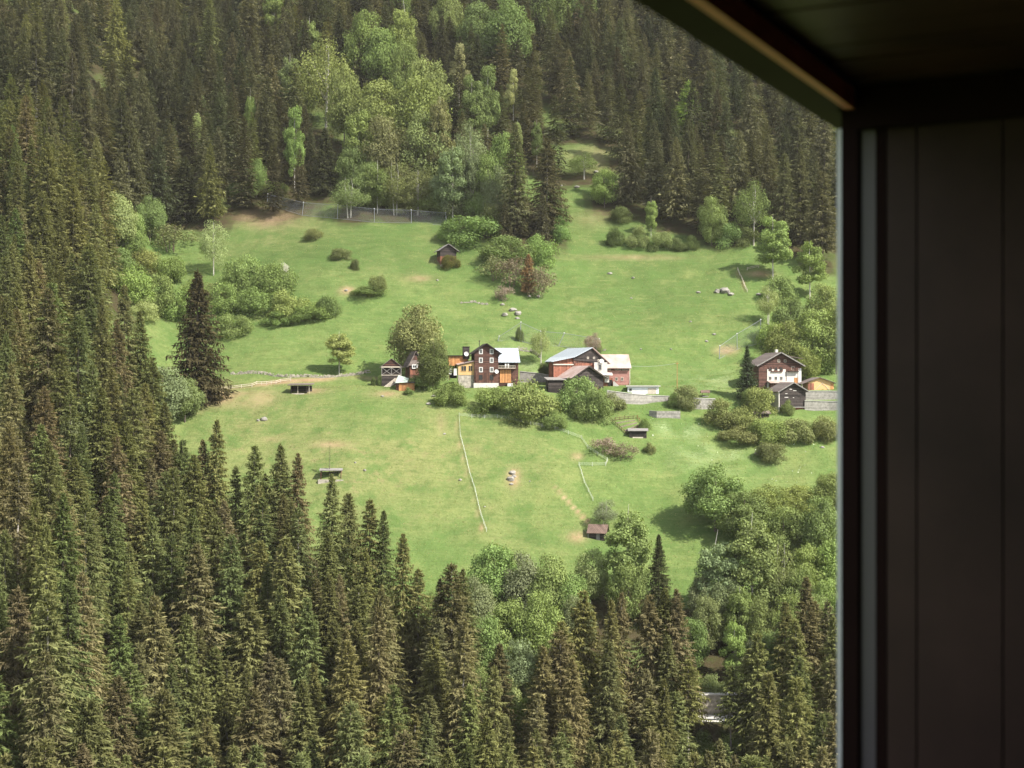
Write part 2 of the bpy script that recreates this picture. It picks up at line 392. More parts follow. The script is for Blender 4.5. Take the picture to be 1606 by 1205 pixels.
def limbs_mesh(name, Ht, r0, C, Rl, m, seed=0, stems=1):
    g = np.random.default_rng(seed); b = MB()
    fork = Ht * 0.38
    for q in range(stems):
        ox, oy = (g.normal(0, 0.5, 2) if stems > 1 else (0, 0))
        p0 = Vector((ox, oy, -0.6)); p1 = Vector((ox * 1.6 + g.normal(0, .15), oy * 1.6, fork)); p2 = Vector((ox * 2 + g.normal(0, .3), oy * 2, Ht * 0.72)); p3 = Vector((ox * 2, oy * 2, Ht * 0.9))
        b.bar(p0, p1, r0, r0 * 0.72, 8); b.bar(p1, p2, r0 * 0.72, r0 * 0.4, 7); b.bar(p2, p3, r0 * 0.4, r0 * 0.12, 6)
        for c, r in list(zip(C, Rl))[q::stems][:9]:
            z = min(max(fork * 0.8, c[2] - 0.28 * Ht), Ht * 0.7); st = Vector((ox * 1.7, oy * 1.7, z))
            md = st.lerp(Vector(c), 0.5) + Vector((0, 0, 0.03 * Ht)); b.bar(st, md, r0 * 0.3, r0 * 0.18, 5); b.bar(md, Vector(c), r0 * 0.18, r0 * 0.06, 5)
    me = bpy.data.meshes.new(name); me.from_pydata(b.v, [], b.f); me.update(); me.materials.append(m); return me

BROAD = {}
def make_kind(kind, n, Ht, W, zb, lobes, leaves, ls, th, hole, trunk, r0, stems=1):
    BROAD[kind] = []
    for i in range(n):
        V, T, C, Rl = broad_arrays(hash((kind, i)) % 9999 if False else sum(map(ord, kind)) * 13 + i * 101, Ht, W, zb, lobes, leaves, ls, th, hole)
        me = np_mesh(kind + '_crown', V, np.arange(len(V)).reshape(-1, 4), M_LEAF, {'tone': ('FLOAT', 'FACE', T)})
        tr = limbs_mesh(kind + '_trunk', Ht, r0, C, Rl, trunk, i, stems) if trunk else None
        w = float(np.ptp(V[:, 0]) + np.ptp(V[:, 1])) / 2; h = float(V[:, 2].max())
        BROAD[kind].append((me, tr, h, w))
make_kind('round', 5, 20.0, 15.0, 0.02, 46, 360, 0.52, 0.5, 0.05, M_BARK, 0.32)
make_kind('tall', 4, 22.0, 9.0, 0.06, 44, 300, 0.46, 0.3, 0.08, M_PALEBARK, 0.2)
make_kind('airy', 3, 20.0, 15.0, 0.12, 42, 210, 0.46, 0.5, 0.15, M_PALEBARK, 0.26, 2)
make_kind('bush', 7, 6.0, 8.5, -0.35, 34, 300, 0.29, 0.2, 0.05, None, 0.1)
make_kind('thicket', 3, 6.0, 8.0, -0.1, 20, 100, 0.34, 0.3, 0.2, M_TWIG, 0.07, 4)

SPRUCES = []      # every spruce: dict(p, h, kind ...)
FLOOR = []        # points whose ground is needle litter or darkened forest floor

def put_tree(name, crown_me, trunk_me, p, s_xy, s_z, tint, label, cat, group=None, rot=None):
    r = rng.uniform(0, 6.28) if rot is None else rot
    e = empty(name, p, r, label, cat, group)
    c = bpy.data.objects.new('crown', crown_me); COL.objects.link(c); c.parent = e; c.scale = (s_xy, s_xy, s_z); c.color = (*tint, 1)
    if trunk_me is not None:
        t = bpy.data.objects.new('trunk', trunk_me); COL.objects.link(t); t.parent = e; t.scale = (s_xy, s_xy, s_z)
    return e

def vary(c, a=0.14, h=0.035):
    c = np.array(c, float) * rng.uniform(1 - a, 1 + a)
    return tuple(np.clip(c * (1 + rng.normal(0, h, 3)), 0.002, 1))

def broad(kind, px, top, base, w, tint, label, name='tree', cat='tree', group=None, sink=0.0):
    """tree or bush whose foot is seen at (px, base), tip at top, w pixels wide"""
    p = at(px, base - (0.13 * w if kind == 'bush' else 0.05 * w if kind == 'round' else 0)); p[2] -= sink
    y = p[1]; h = (CY - top) * y / F - p[2]; wm = w * (1.08 if kind == 'bush' else 1.15) * y / F
    if kind in ('round', 'tall', 'airy') and (base < 345 or base > 860): FLOOR.append((p[0], p[1]))
    me, tr, hv, wv = BROAD[kind][int(rng.integers(len(BROAD[kind])))]
    sxy = wm / wv; sz = h / hv
    if kind in ('bush',):
        o = bpy.data.objects.new(name, me); COL.objects.link(o)
        o.location = p; o.rotation_euler = (0, 0, rng.uniform(0, 6.28)); o.scale = (sxy, sxy, sz); o.color = (*vary(tint), 1)
        return tag(o, label, cat, group)
    return put_tree(name, me, tr, p, sxy, sz, vary(tint), label, cat, group)

# ================================================================== WOODS OF SPRUCE
OLIVE = (0.172, 0.174, 0.066); BROWN = (0.178, 0.158, 0.076); GREEN = (0.144, 0.166, 0.063); DARK = (0.088, 0.095, 0.048); DUSK = (0.132, 0.128, 0.066)
WOODS = {}          # wood name -> list of trees
def in_wood(wood, px, top, h, tint=None, word=None, v=None, wide=1.0, p=None):
    p = at_top(px, top, h) if p is None else p
    d = dict(p=p, h=h, px=px, top=top, tint=tint, word=word, v=v, wide=wide, wood=wood, size=h / p[1] * F)
    WOODS.setdefault(wood, []).append(d); SPRUCES.append(d); FLOOR.append((p[0], p[1]))
    return d

LOWER, BOTTOM, UPLEFT, UPRIGHT, MID = ('lower hillside wood', 'wood along the bottom edge', 'dark wood above the hillside meadow',
                                       'shaded wood above the steep meadow', 'mixed grove above the hut')
edge = [(340,658,34),(318,690,28),(287,690,30),(400,697,34),(440,697,33),(467,712,31),(416,742,24),(520,744,36),(546,772,27),(580,782,33),(602,800,31),(632,838,32),
        (656,892,24),(708,884,31),(726,892,28),(690,908,26),(195,446,34),(220,488,30),(160,468,33),(183,500,28),(94,556,27),(10,467,32),(45,382,34),(150,382,34),(120,190,33),(152,215,33),(165,252,31),(135,250,33),(160,300,28),(100,150,34),(80,215,34),(172,345,24),(115,290,33),(150,320,30),(240,560,30),(258,632,28),(228,600,30),(370,730,27)]
for q in edge: in_wood(LOWER, *q)
for q in [(915,928,30),(880,972,31),(959,940,33),(975,932,31),(1019,936,30),(1043,924,29),(1061,926,30),(1103,950,31),(1265,905,34),(1216,934,33),(1188,992,30),(1240,930,30),(1298,945,30),(850,1010,28),(1135,985,28)] + [(1146,1045,22,None,None,10),(1176,1020,25,None,None,10),(1079,1035,24,None,None,10),(878,990,32,None,None,10),(100,770,30,None,None,10),(1012,1050,24,None,None,10)]:
    in_wood(BOTTOM, *q)
for q in [(430,232,28),(470,235,24),(487,200,25),(448,180,30),(478,165,24),(330,225,33),(385,205,33),(210,185,35),(250,215,34),(300,150,33),(365,130,34),(420,120,34),(190,240,33)]: in_wood(UPLEFT, *q)
for q in [(808,193,44),(836,112,40),(858,216,38),(792,316,16),(815,300,19),(850,300,21),(740,150,26),(760,195,25),(815,135,32),(870,150,36)]: in_wood(MID, *q)
for q in [(1290,268,36),(1255,232,37),(1230,240,36),(1205,215,36),(1160,205,36),(1100,225,35),(1060,215,36),(1030,205,36),(985,190,36),(950,165,36),(925,140,36),(900,110,36),(965,215,30),(1130,240,34)]: in_wood(UPRIGHT, *q)

def fill(wood, poly, spacing, hlo, hhi, tries, avoid=()):
    xs = [q[0] for q in poly]; ys = [q[1] for q in poly]
    pts = np.array([t['p'][:2] for t in SPRUCES])
    n = 0
    for _ in range(tries):
        px = rng.uniform(min(xs), max(xs)); py = rng.uniform(min(ys), max(ys))
        if not inside(px, py, poly): continue
        h = rng.uniform(hlo, hhi); p = at_top(px, py, h)
        if ((pts - p[:2]) ** 2).sum(1).min() < (spacing * rng.uniform(0.85, 1.2)) ** 2: continue
        bx, by = proj(*p)
        if any(x0 < bx < x1 and y0 < by < y1 for x0, x1, y0, y1 in avoid): continue
        if any(x0 < px < x1 and py < y1 and by > y0 for x0, x1, y0, y1 in avoid): continue
        in_wood(wood, px, py, h, p=p); pts = np.vstack([pts, p[:2]]); n += 1
    return n
fill(LOWER, [(-40,100),(60,110),(120,230),(150,400),(150,480),(185,520),(215,590),(250,660),(330,715),(420,760),(500,800),(600,870),(650,925),(700,920),(745,960),(790,1010),(800,1190),(-40,1190)], 6.6, 22, 37, 5000,
     avoid=[(385,398,760,905),(30,75,560,600)])
fill(BOTTOM, [(845,1020),(890,985),(960,960),(1010,955),(1060,945),(1110,965),(1130,1000),(1165,1080),(1195,1010),(1215,950),(1270,925),(1330,930),(1330,1190),(835,1190)], 6.0, 22, 35, 3500,
     avoid=[(1062,1184,1088,1146)])
fill(UPLEFT, [(-40,-90),(540,-90),(540,20),(490,60),(450,130),(400,180),(330,205),(250,195),(190,170),(130,140),(80,60),(-40,60)], 10.6, 22, 40, 4500)
fill(UPRIGHT, [(850,-90),(1330,-90),(1330,250),(1240,225),(1130,215),(1050,200),(980,175),(915,125),(865,60)], 10.6, 23, 41, 4500)
fill(MID, [(520,-90),(850,-90),(850,40),(760,60),(690,90),(640,60),(560,60),(540,20)], 9.5, 24, 34, 1000)
fill(MID, [(700,100),(720,110),(800,150),(850,170),(850,60),(800,100),(740,220)], 10, 20, 28, 300)

def in_gap(d):
    if d.get('v') is not None: return False
    x, y = d['p'][0], d['p'][1]
    if inside(*proj(*d['p']), [(872,236),(932,236),(962,300),(985,345),(880,392)]): return True
    if 1088 < d['px'] < 1160 and y < 300 and d['top'] < 1135: return True      # the view down to the valley road
    if 36 < x < 51 and 282 < y < 303: return True
    t = np.clip((x - 44) / 22.0, 0, 1)
    return 44 < x < 64 and abs(y - (297 - 16 * t)) < 5.0
for w_ in WOODS: WOODS[w_] = [d for d in WOODS[w_] if not in_gap(d)]
SPRUCES = [d for d in SPRUCES if not in_gap(d)]
FLOOR = [(d['p'][0], d['p'][1]) for d in SPRUCES] + [(x, y) for x in range(36, 70, 5) for y in range(262, 310, 5)]
for q in ((480,250),(470,268),(492,238),(476,285),(730,300),(755,320),(790,330),(815,345),(770,345)):
    g_ = at(*q); FLOOR += [(g_[0] + i, g_[1] + j) for i in (-4, 0, 4) for j in (-4, 4)]
SPRUCES.sort(key=lambda d: -d['size'])
def visible(d): return d['top'] < 1195 and -30 < d['px'] < 1345
near = [d for d in SPRUCES if visible(d)]
keep = near[:298]; far = [d for d in SPRUCES if not any(d is k for k in keep)]
palette = {LOWER: [(OLIVE, .5), (BROWN, .2), (GREEN, .3)], BOTTOM: [(OLIVE, .45), (BROWN, .35), (GREEN, .2)], UPLEFT: [(DUSK, .55), (DARK, .35), (OLIVE, .1)],
           UPRIGHT: [(DUSK, .6), (DARK, .4)], MID: [(DUSK, .7), (DARK, .3)]}
WORD = {OLIVE: 'olive', BROWN: 'brownish', GREEN: 'greenish', DARK: 'dark', DUSK: 'dusky'}
for d in SPRUCES:
    pal = palette[d['wood']]
    i = int(rng.choice(len(pal), p=[w for _, w in pal])); d['base'] = pal[i][0]
for wood in WOODS:
    mine = [d for d in keep if d['wood'] == wood]
    rows = {}
    for d in mine: rows.setdefault(int((d['top'] + 200) // 64), []).append(d)
    for ri, rk in enumerate(sorted(rows)):
        for i, d in enumerate(sorted(rows[rk], key=lambda q: q['px'])):
            d['label'] = f"{WORD[d['base']]} spruce, {ORD[i]} from left, {ORD[ri]} tier down, {wood}"
for d in keep:
    if d['h'] <= 24 and d['wood'] == MID: v = 7
    else: v = int(rng.integers(10)) if d['v'] is None else d['v']
    me, R = SP[v]; s = d['h'] / SPRUCE_H
    put_tree('spruce_tree', me, SP_TRUNK[int(rng.integers(3)) if v < 10 else 2], d['p'], s * rng.uniform(0.95, 1.4) * (1.15 if d['h'] < 25 else 1), s, vary(d['base'], 0.24, 0.035), d['label'], 'spruce', 'spruces of the ' + d['wood'])

# the farther and hidden ranks of the woods: nobody could count them
Vs = []; Ts = []; Cs = []
for d in far:
    V, T = FAR[int(rng.integers(len(FAR)))]; s = d['h'] / 30.0; a = rng.uniform(0, 6.28); k = s * rng.uniform(0.95, 1.2)
    c, sn = math.cos(a) * k, math.sin(a) * k
    W = np.empty_like(V); W[:, 0] = V[:, 0] * c - V[:, 1] * sn + d['p'][0]; W[:, 1] = V[:, 0] * sn + V[:, 1] * c + d['p'][1]; W[:, 2] = V[:, 2] * s + d['p'][2]
    Vs.append(W); Ts.append(T); col = vary(d['base'], 0.34, 0.035); Cs.append(np.tile(np.array([*col, 1.0], np.float32), (len(T), 1)))
if Vs:
    V = np.concatenate(Vs)
    me = np_mesh('far_forest', V, np.arange(len(V)).reshape(-1, 4), M_FOREST, {'tone': ('FLOAT', 'FACE', np.concatenate(Ts)), 'tint': ('FLOAT_COLOR', 'FACE', np.concatenate(Cs))})
    o = bpy.data.objects.new('far_forest', me); COL.objects.link(o)
    tag(o, 'dense far ranks of dark spruce forest rising up the mountainside', 'forest', None, 'stuff')
print('spruces', len(SPRUCES), 'kept', len(keep), 'far', len(far))

YG_ = (0.29, 0.33, 0.11)
# single conifers
def lone(px, top, base, w, me, trunk, hv, wv, tint, label, name='spruce_tree', cat='spruce', group=None):
    p = at(px, base); y = p[1]; h = (base - top) * y / F; wm = w * y / F
    if me is WIDE: FLOOR.append((p[0], p[1]))
    return put_tree(name, me, trunk, p, wm / wv, h / hv, tint, label, cat, group)
lone(310, 424, 626, 112, WIDE, TR20, 20, 9.0, (0.084, 0.072, 0.036), 'broad dark brown spruce standing alone at the end of the dirt path')
lone(1033, 838, 985, 52, SP[7][0], SP_TRUNK[0], 32, 9.6, (0.062, 0.066, 0.030), 'small dark spruce alone in front of the meadow below the red-roofed hut')
lone(510, 200, 303, 62, WIDE, TR20, 20, 9.0, DARK, 'broad dark spruce with low boughs behind the net fence')
lone(290, 245, 348, 75, WIDE, TR20, 20, 9.0, DARK, 'broad dark spruce at the corner where wood and scrub meet')
lone(1172, 542, 628, 36, SP[7][0], SP_TRUNK[0], 32, 9.6, (0.075, 0.10, 0.055), 'slim columnar dark green conifer beside the chalet', 'conifer_tree', 'conifer')
lone(1080, 126, 234, 58, LARCH, TR20, 20, 5.4, (0.27, 0.36, 0.11), 'bright green larch alone among dark spruces high above the meadow', 'larch_tree', 'larch')
lone(517, 700, 746, 10, SPARSE, TR20, 20, 4.0, (0.14, 0.15, 0.07), 'thin sparse young larch rising behind the timber shelter frame', 'larch_tree', 'larch')
lone(829, 398, 462, 28, LARCH, TR20, 20, 5.4, (0.36, 0.235, 0.135), 'dead rusty orange larch standing among bare bushes', 'larch_tree', 'larch')
broad('tall', 532, 522, 588, 46, YG_, 'young light green tree alone on the meadow above the path', 'broadleaf_tree', 'tree')
broad('airy', 335, 343, 432, 44, (0.32, 0.38, 0.17), 'pale fresh green young tree above the big bright thicket', 'broadleaf_tree', 'tree')

# ================================================================== BROADLEAVED TREES
YG = (0.215, 0.245, 0.082); BG = (0.212, 0.278, 0.085); MG = (0.182, 0.236, 0.080); GG = (0.20, 0.235, 0.115); OG = (0.195, 0.216, 0.086); DG = (0.12, 0.15, 0.055)
PALE = (0.30, 0.35, 0.14); BARE = (0.19, 0.16, 0.105); PINK = (0.29, 0.225, 0.175)
TWORD = {YG: 'yellow-green', BG: 'bright green', MG: 'mid green', GG: 'grey-green', OG: 'olive', DG: 'dark green', PALE: 'pale green'}
def stand(items, name, cat, group, where):
    """items: (kind, px, top, base, w, tint[, label]) - the labels of a stand count from the left"""
    items = sorted(items, key=lambda q: q[1])
    per = {}
    for it in items: per.setdefault((it[5]), []).append(it)
    for it in items:
        lab = it[6] if len(it) > 6 else None
        if lab is None:
            same = [q for q in per[it[5]] if len(q) < 7]
            n = same.index(it)
            lab = f"{TWORD[it[5]]} {cat} {where}" if len(same) == 1 else f"{ORD[n]} {TWORD[it[5]]} {cat} from left {where}"
        broad(it[0], it[1], it[2], it[3], it[4], it[5], lab, name, cat, group)
T_, A_, R_ = 'tall', 'airy', 'round'
stand([(A_,508,58,212,92,YG,'tall yellow-green birch with bare white stems at the top of the grove'),(T_,455,88,205,36,OG),(R_,572,14,150,66,BG),(R_,603,38,160,72,BG),(T_,632,16,150,44,BG),(R_,670,86,240,74,YG),
       (R_,598,116,262,88,YG),(R_,655,114,265,96,YG),(T_,563,170,298,50,BG,'vivid lime green tree on the near left side of the grove'),(R_,612,178,312,86,OG),(R_,664,172,312,84,OG),(R_,555,224,310,52,MG),
       (T_,720,68,170,32,PALE),(R_,752,-5,120,68,MG),(R_,795,-8,125,76,MG),(R_,700,-30,100,50,MG),(T_,740,116,240,40,MG),(T_,765,100,235,38,MG),(A_,735,190,300,50,GG),
       (T_,710,228,352,50,GG),(T_,742,238,345,36,GG),(R_,790,205,340,62,MG),(R_,775,255,350,50,GG),(T_,805,108,190,24,PALE),(T_,842,190,262,18,MG),(T_,812,190,262,16,PALE),
       (T_,462,165,300,34,BG,'slender bright green birch left of the low broad spruce'),(A_,550,278,342,60,OG,'low rounded olive tree with brown stems just behind the net fence'),(A_,622,254,338,56,OG),(A_,655,262,338,56,OG),(T_,592,262,335,40,MG),
       (R_,540,100,240,56,YG),(R_,580,250,326,44,MG),(T_,690,150,310,40,OG),(R_,635,60,190,50,MG),(R_,630,-40,70,50,MG),(R_,865,-40,80,60,MG),(T_,430,-20,90,40,MG),(T_,485,30,120,36,MG),(R_,910,-35,60,50,MG)],
      'broadleaf_tree', 'tree', 'broadleaved trees of the grove above the meadow', 'in the grove above the net fence')
stand([(R_,183,298,402,56,PALE,'pale fresh green tree at the left wood edge above the scrub'),(R_,208,332,412,46,BG,'bright green tree beside the pale one above the scrub'),(T_,308,176,250,20,PALE,'small pale tree glowing inside the dark upper wood'),(T_,318,150,215,16,PALE,'tiny pale treetop above the small glowing tree'),
       (T_,393,150,235,18,BG,'slim bright green tree between dark spruces'),(R_,402,246,312,34,BG,'bright green tree at the end of the net fence'),(R_,430,285,312,44,BG,'low bright green tree overhanging the first net post'),(R_,378,285,322,46,MG,'mid green tree where the dark wood meets the bare slope'),
       (R_,340,310,340,40,MG,'low mid green tree beside the bare slope'),(R_,235,305,380,46,MG,'mid green tree beside the wood edge above the scrub')],
      'broadleaf_tree', 'tree', 'trees along the left wood edge', 'by the left wood edge')
stand([(T_,1021,315,372,20,BG,'small bright sapling in front of the shaded wood'),(R_,1116,306,388,46,BG,'bright green tree against the shaded wood, beside the sapling'),(A_,1180,280,385,56,MG,'loose mid green tree in front of the tall right spruces'),(T_,1212,338,440,52,BG,'bright green birch at the right edge of the steep meadow'),
       (T_,1270,378,470,46,BG,'bright green birch nearest the window frame below the spruces'),(A_,915,238,282,44,MG,'spreading shrubby tree at the neck of the steep meadow'),(R_,948,264,328,46,BG,'fresh green tree at the neck of the steep meadow'),(A_,1205,448,510,38,PALE,'whitish blossoming tree at the right edge of the steep meadow'),
       (R_,1230,500,590,70,YG,'yellow-green tree on the bank behind the chalet'),(R_,1275,482,590,74,BG,'large bright green tree behind the orange barn'),(R_,1312,470,590,60,MG,'mid green tree cut by the window frame above the barn'),(R_,1240,465,540,56,MG,'mid green tree higher on the bank above the houses'),
       (R_,1295,440,540,60,YG,'yellow-green tree above the barn, below the right birch'),(R_,1262,540,602,48,YG,'small yellow-green tree right behind the roof of the chalet')],
      'broadleaf_tree', 'tree', 'trees at the right edge of the meadow', 'at the right edge')
broad('round', 655, 474, 602, 84, (0.205, 0.22, 0.088), 'big loose-crowned olive ash tree behind the small huts', 'broadleaf_tree', 'tree')
broad('round', 679, 532, 614, 56, (0.11, 0.13, 0.045), 'leafy green tree hiding the pointed roof hut, beside the brown house', 'broadleaf_tree', 'tree')
broad('airy', 848, 512, 572, 30, PALE, 'pale thin tree on the bank between the two farmhouses', 'broadleaf_tree', 'tree')
broad('round', 857, 566, 596, 24, DG, 'round dark green tree at the left corner of the big barn', 'broadleaf_tree', 'tree')
broad('airy', 930, 520, 560, 26, PINK, 'leafless pinkish tree behind the big barn roof', 'broadleaf_tree', 'tree')
broad('airy', 950, 782, 832, 40, (0.20, 0.22, 0.13), 'nearly leafless pale tree above the red-roofed hut', 'broadleaf_tree', 'tree')
stand([(R_,1122,722,838,92,MG,'large rounded green tree casting a wide shadow on the lower meadow'),(R_,1168,768,860,80,MG),(R_,1230,790,890,76,MG),(R_,1290,775,900,66,MG),(R_,1205,758,830,70,YG),(R_,1250,758,820,64,YG),(R_,1300,738,820,50,YG),
       (T_,1180,812,985,82,MG,'tall dense green tree in the middle of the lower right thicket'),(T_,1126,850,985,66,GG),(A_,1222,850,985,62,OG,'thin-leaved olive birch beside the tall dense tree'),(R_,1270,850,960,70,BG),(R_,1305,840,960,60,BG),(T_,1152,972,1078,40,BG,'luminous green tree between brownish spruces near the valley road'),
       (R_,1255,885,1000,60,MG),(R_,1297,905,1020,56,BG),(R_,1142,905,1010,56,GG),(R_,1190,935,1035,64,MG),(R_,1240,930,1045,60,BG),(T_,1160,920,1030,46,MG),(R_,1280,930,1050,60,MG),(R_,1110,930,1030,50,OG),(R_,1100,900,985,42,GG)],
      'broadleaf_tree', 'tree', 'trees of the lower right thicket', 'in the lower right thicket')
stand([(R_,775,845,985,92,MG,'full green tree at the foot of the white pasture fence'),(R_,820,862,1000,74,GG),(R_,862,866,1005,80,MG),(R_,928,858,950,60,PALE,'whitish blossoming tree just below the red-roofed hut'),(T_,986,798,955,72,MG,'tall leafy tree right of the red-roofed hut'),(R_,985,880,985,60,MG),(R_,898,895,1010,60,MG),
       (R_,800,935,1060,80,MG),(R_,845,925,1065,78,BG),(R_,905,930,1040,60,GG),(R_,760,960,1085,66,MG),(R_,815,1000,1120,70,GG),(R_,780,1055,1160,76,PALE),(R_,825,1090,1190,70,BG),(R_,752,1045,1165,50,MG),(R_,745,900,1020,60,GG),
       (R_,795,1150,1240,70,MG),(R_,840,1165,1250,60,YG),(R_,680,925,1010,40,MG),(R_,120,655,780,70,GG,'grey-green tree peeping out between spruces of the lower wood'),(R_,140,720,800,50,BG,'bright green tree peeping out between spruces of the lower wood'),(R_,180,1160,1290,76,BG,'bright green crown at the very bottom of the lower wood'),
       (R_,255,572,668,80,GG,'grey-green tree at the foot of the broad lone spruce'),(R_,290,590,665,56,MG,'mid green tree tucked under the broad lone spruce'),(R_,60,560,615,46,BG,'bright green tree in the gap of the lower wood')],
      'broadleaf_tree', 'tree', 'broadleaved trees between the lower woods', 'between the lower woods')
B_, K_ = 'bush', 'thicket'
# ------------------------------------------------------------------ bushes
stand([(B_,380,398,462,66,BG),(B_,428,408,470,74,BG),(B_,350,440,500,66,BG),(B_,400,448,500,74,BG),(B_,455,450,505,70,BG),(B_,490,470,506,64,BG),(B_,514,462,500,44,MG),(B_,437,486,516,50,MG),(B_,366,490,532,62,MG),(B_,476,482,510,50,MG),
       (B_,443,410,440,26,(0.5,0.5,0.42),'white blossoming bush at the top of the bright thicket')],
      'bush', 'bush', 'bushes of the bright thicket', 'in the bright thicket beside the lone spruce')
stand([(B_,200,408,480,84,BG),(B_,248,425,500,74,BG),(B_,285,450,508,66,BG),(B_,225,462,506,50,PALE,'whitish bush at the edge of the left scrub'),(K_,270,352,392,80,OG,'brownish thin bush in front of the broad upper spruce'),(B_,185,385,430,60,BG),(B_,300,430,480,50,BG),(B_,262,400,450,60,BG),(K_,330,440,485,50,YG),(B_,225,385,430,60,YG),(B_,308,498,530,40,MG)],
      'bush', 'bush', 'scrub left of the lone spruce', 'in the scrub left of the lone spruce')
for q in [(B_,490,357,378,34,OG,'small dark bush alone below the net fence'),(B_,536,388,412,38,OG,'dark bush in the middle of the hillside meadow'),(B_,557,405,424,16,DG,'tiny round bush beside the dark meadow bush'),(B_,575,448,470,58,MG,'low green bush at the bare earth scar'),(B_,590,430,466,34,MG,'taller half of the bush pair near the earth scar'),
          (B_,707,399,424,34,(0.14,0.14,0.04),'yellowish bush in front of the hillside hut'),(B_,740,335,392,104,BG,'large bright bush behind the hillside hut'),(B_,792,368,420,92,MG,'wide green bush right of the hillside hut'),(B_,850,362,420,60,BG,'bright bush below the tall dark spruces'),(B_,705,345,382,44,BG,'bright bush uphill from the hut roof'),(K_,800,402,448,62,BARE,'bare brownish bush below the wide green bush'),(K_,848,415,466,50,BARE,'bare dark bush beside the rusty dead larch'),
          (K_,792,446,474,32,PINK,'pinkish leafless bush alone above the rocks'),(K_,775,395,440,50,OG,'thin olive bush downhill from the hut'),(B_,877,300,352,40,MG,'green bush at the foot of the tall dark spruces'),(B_,880,335,380,36,MG,'lower green bush at the foot of the tall dark spruces'),
          (B_,966,352,388,34,DG,'dark bush alone in the neck of the steep meadow'),(B_,1003,352,392,36,OG,'olive bush at the start of the shaded bush row'),(B_,1035,362,396,40,MG,'green bush in the shaded bush row'),(B_,1060,372,396,32,DG,'dark low bush in the shaded bush row'),(B_,1084,368,395,26,DG,'round dark bush ending the shaded bush row'),(B_,1140,345,392,52,MG,'green bush under the bright tree by the shaded wood'),(B_,975,322,352,40,DG,'dark bush under the shaded wood edge'),(B_,1165,352,390,50,DG,'dark bush between the two bright trees by the shaded wood'),
          (B_,1225,430,480,50,MG,'green bush below the bright birch'),(B_,1215,500,560,60,BG,'bright bush on the bank above the chalet'),(B_,1285,545,590,56,BG,'bright bush behind the orange barn roof'),(B_,1250,505,548,50,DG,'dark bush on the bank above the barn'),
          (B_,815,512,536,16,DG,'dark little bush by the stones between the farms'),(B_,935,532,556,22,OG,'small olive bush behind the big barn ridge')]:
    broad(q[0], *q[1:6], q[6], 'bush', 'bush')
stand([(B_,706,598,640,58,MG,'bush at the left end of the row below the brown house'),(B_,768,604,654,64,YG,'yellow-green bush right below the brown house'),(B_,832,590,668,90,YG,'biggest yellow-green bush below the farmhouses'),(B_,905,588,652,70,MG,'tall bush hiding the log barn corner'),(B_,930,602,668,66,MG,'dense bush below the log barn'),(B_,962,612,648,42,OG,'small olive bush below the stone terrace'),
       (B_,1074,603,644,50,OG,'olive bush leaning on the terrace wall'),(B_,1130,622,674,56,OG,'loose bush between terrace and timber barn'),(B_,1166,634,682,56,YG,'yellow-green bush below the columnar conifer'),(B_,1195,604,656,54,YG,'bright bush covering the foot of the chalet'),(B_,1160,665,700,70,OG,'low olive bush casting shade below the timber barn'),(B_,1205,655,700,70,YG,'yellow-green bush under the timber barn'),(B_,1250,655,700,64,OG,'olive bush below the retaining wall'),(B_,1212,692,728,54,OG,'round olive bush alone in the lower meadow'),
       (B_,1292,650,696,46,OG,'olive bush cut by the window frame'),(B_,1180,608,644,40,MG,'green bush at the foot of the columnar conifer'),(B_,1236,625,652,24,MG,'small bush against the dark timber barn'),(K_,945,684,712,44,PINK,'reddish thin bush left of the dark shed'),(K_,978,692,720,40,BARE,'bare reddish bush below the dark shed'),(B_,1018,692,713,22,OG,'small olive bush right below the dark shed'),(B_,1012,655,675,22,MG,'green bush beside the garden plot'),
       (B_,1058,615,642,26,MG,'green bush above the stone bed'),(B_,870,640,676,40,MG,'low bush filling the gap below the farmhouses'),(B_,664,572,616,52,MG,'leafy bush hiding the foot of the pointed hut'),(B_,640,606,622,18,MG,'little bush beside the orange shed'),(B_,588,590,606,14,DG,'dark little bush at the braced barn'),(B_,597,588,606,12,DG,'dark shrub touching the braced barn wall'),(B_,1300,660,690,40,YG,'yellow-green bush near the window frame')],
      'bush', 'bush', 'bushes around the farmhouses', 'around the farmhouses')

stand([(B_,1098,1142,1190,60,MG),(B_,1150,1150,1200,60,BG),(B_,1190,1090,1150,50,MG),(B_,1062,1120,1170,50,MG),(B_,1120,1055,1095,50,OG),(B_,1165,1040,1088,50,MG),(B_,1210,1060,1110,60,BG),(B_,1085,1045,1090,44,BG),(R_,1215,985,1080,70,MG),(R_,1180,1000,1075,56,GG),(R_,1085,965,1060,56,MG),
       (B_,1130,1165,1230,60,YG),(B_,1245,1120,1180,70,MG),(B_,1285,1040,1110,70,BG),(B_,1040,1160,1230,60,BG)],
      'bush', 'bush', 'undergrowth along the valley road', 'in the undergrowth along the valley road')

stand([(B_,600,296,336,64,MG),(B_,640,298,340,70,OG),(B_,682,302,346,60,MG),(B_,572,288,330,44,DG),(B_,722,298,350,64,GG),(B_,748,300,352,44,MG),(B_,770,318,366,44,OG),(B_,520,270,300,40,MG),(R_,700,262,345,56,GG),(R_,765,236,345,50,MG)],
      'bush', 'bush', 'understorey of the grove', 'under the grove behind the net fence')

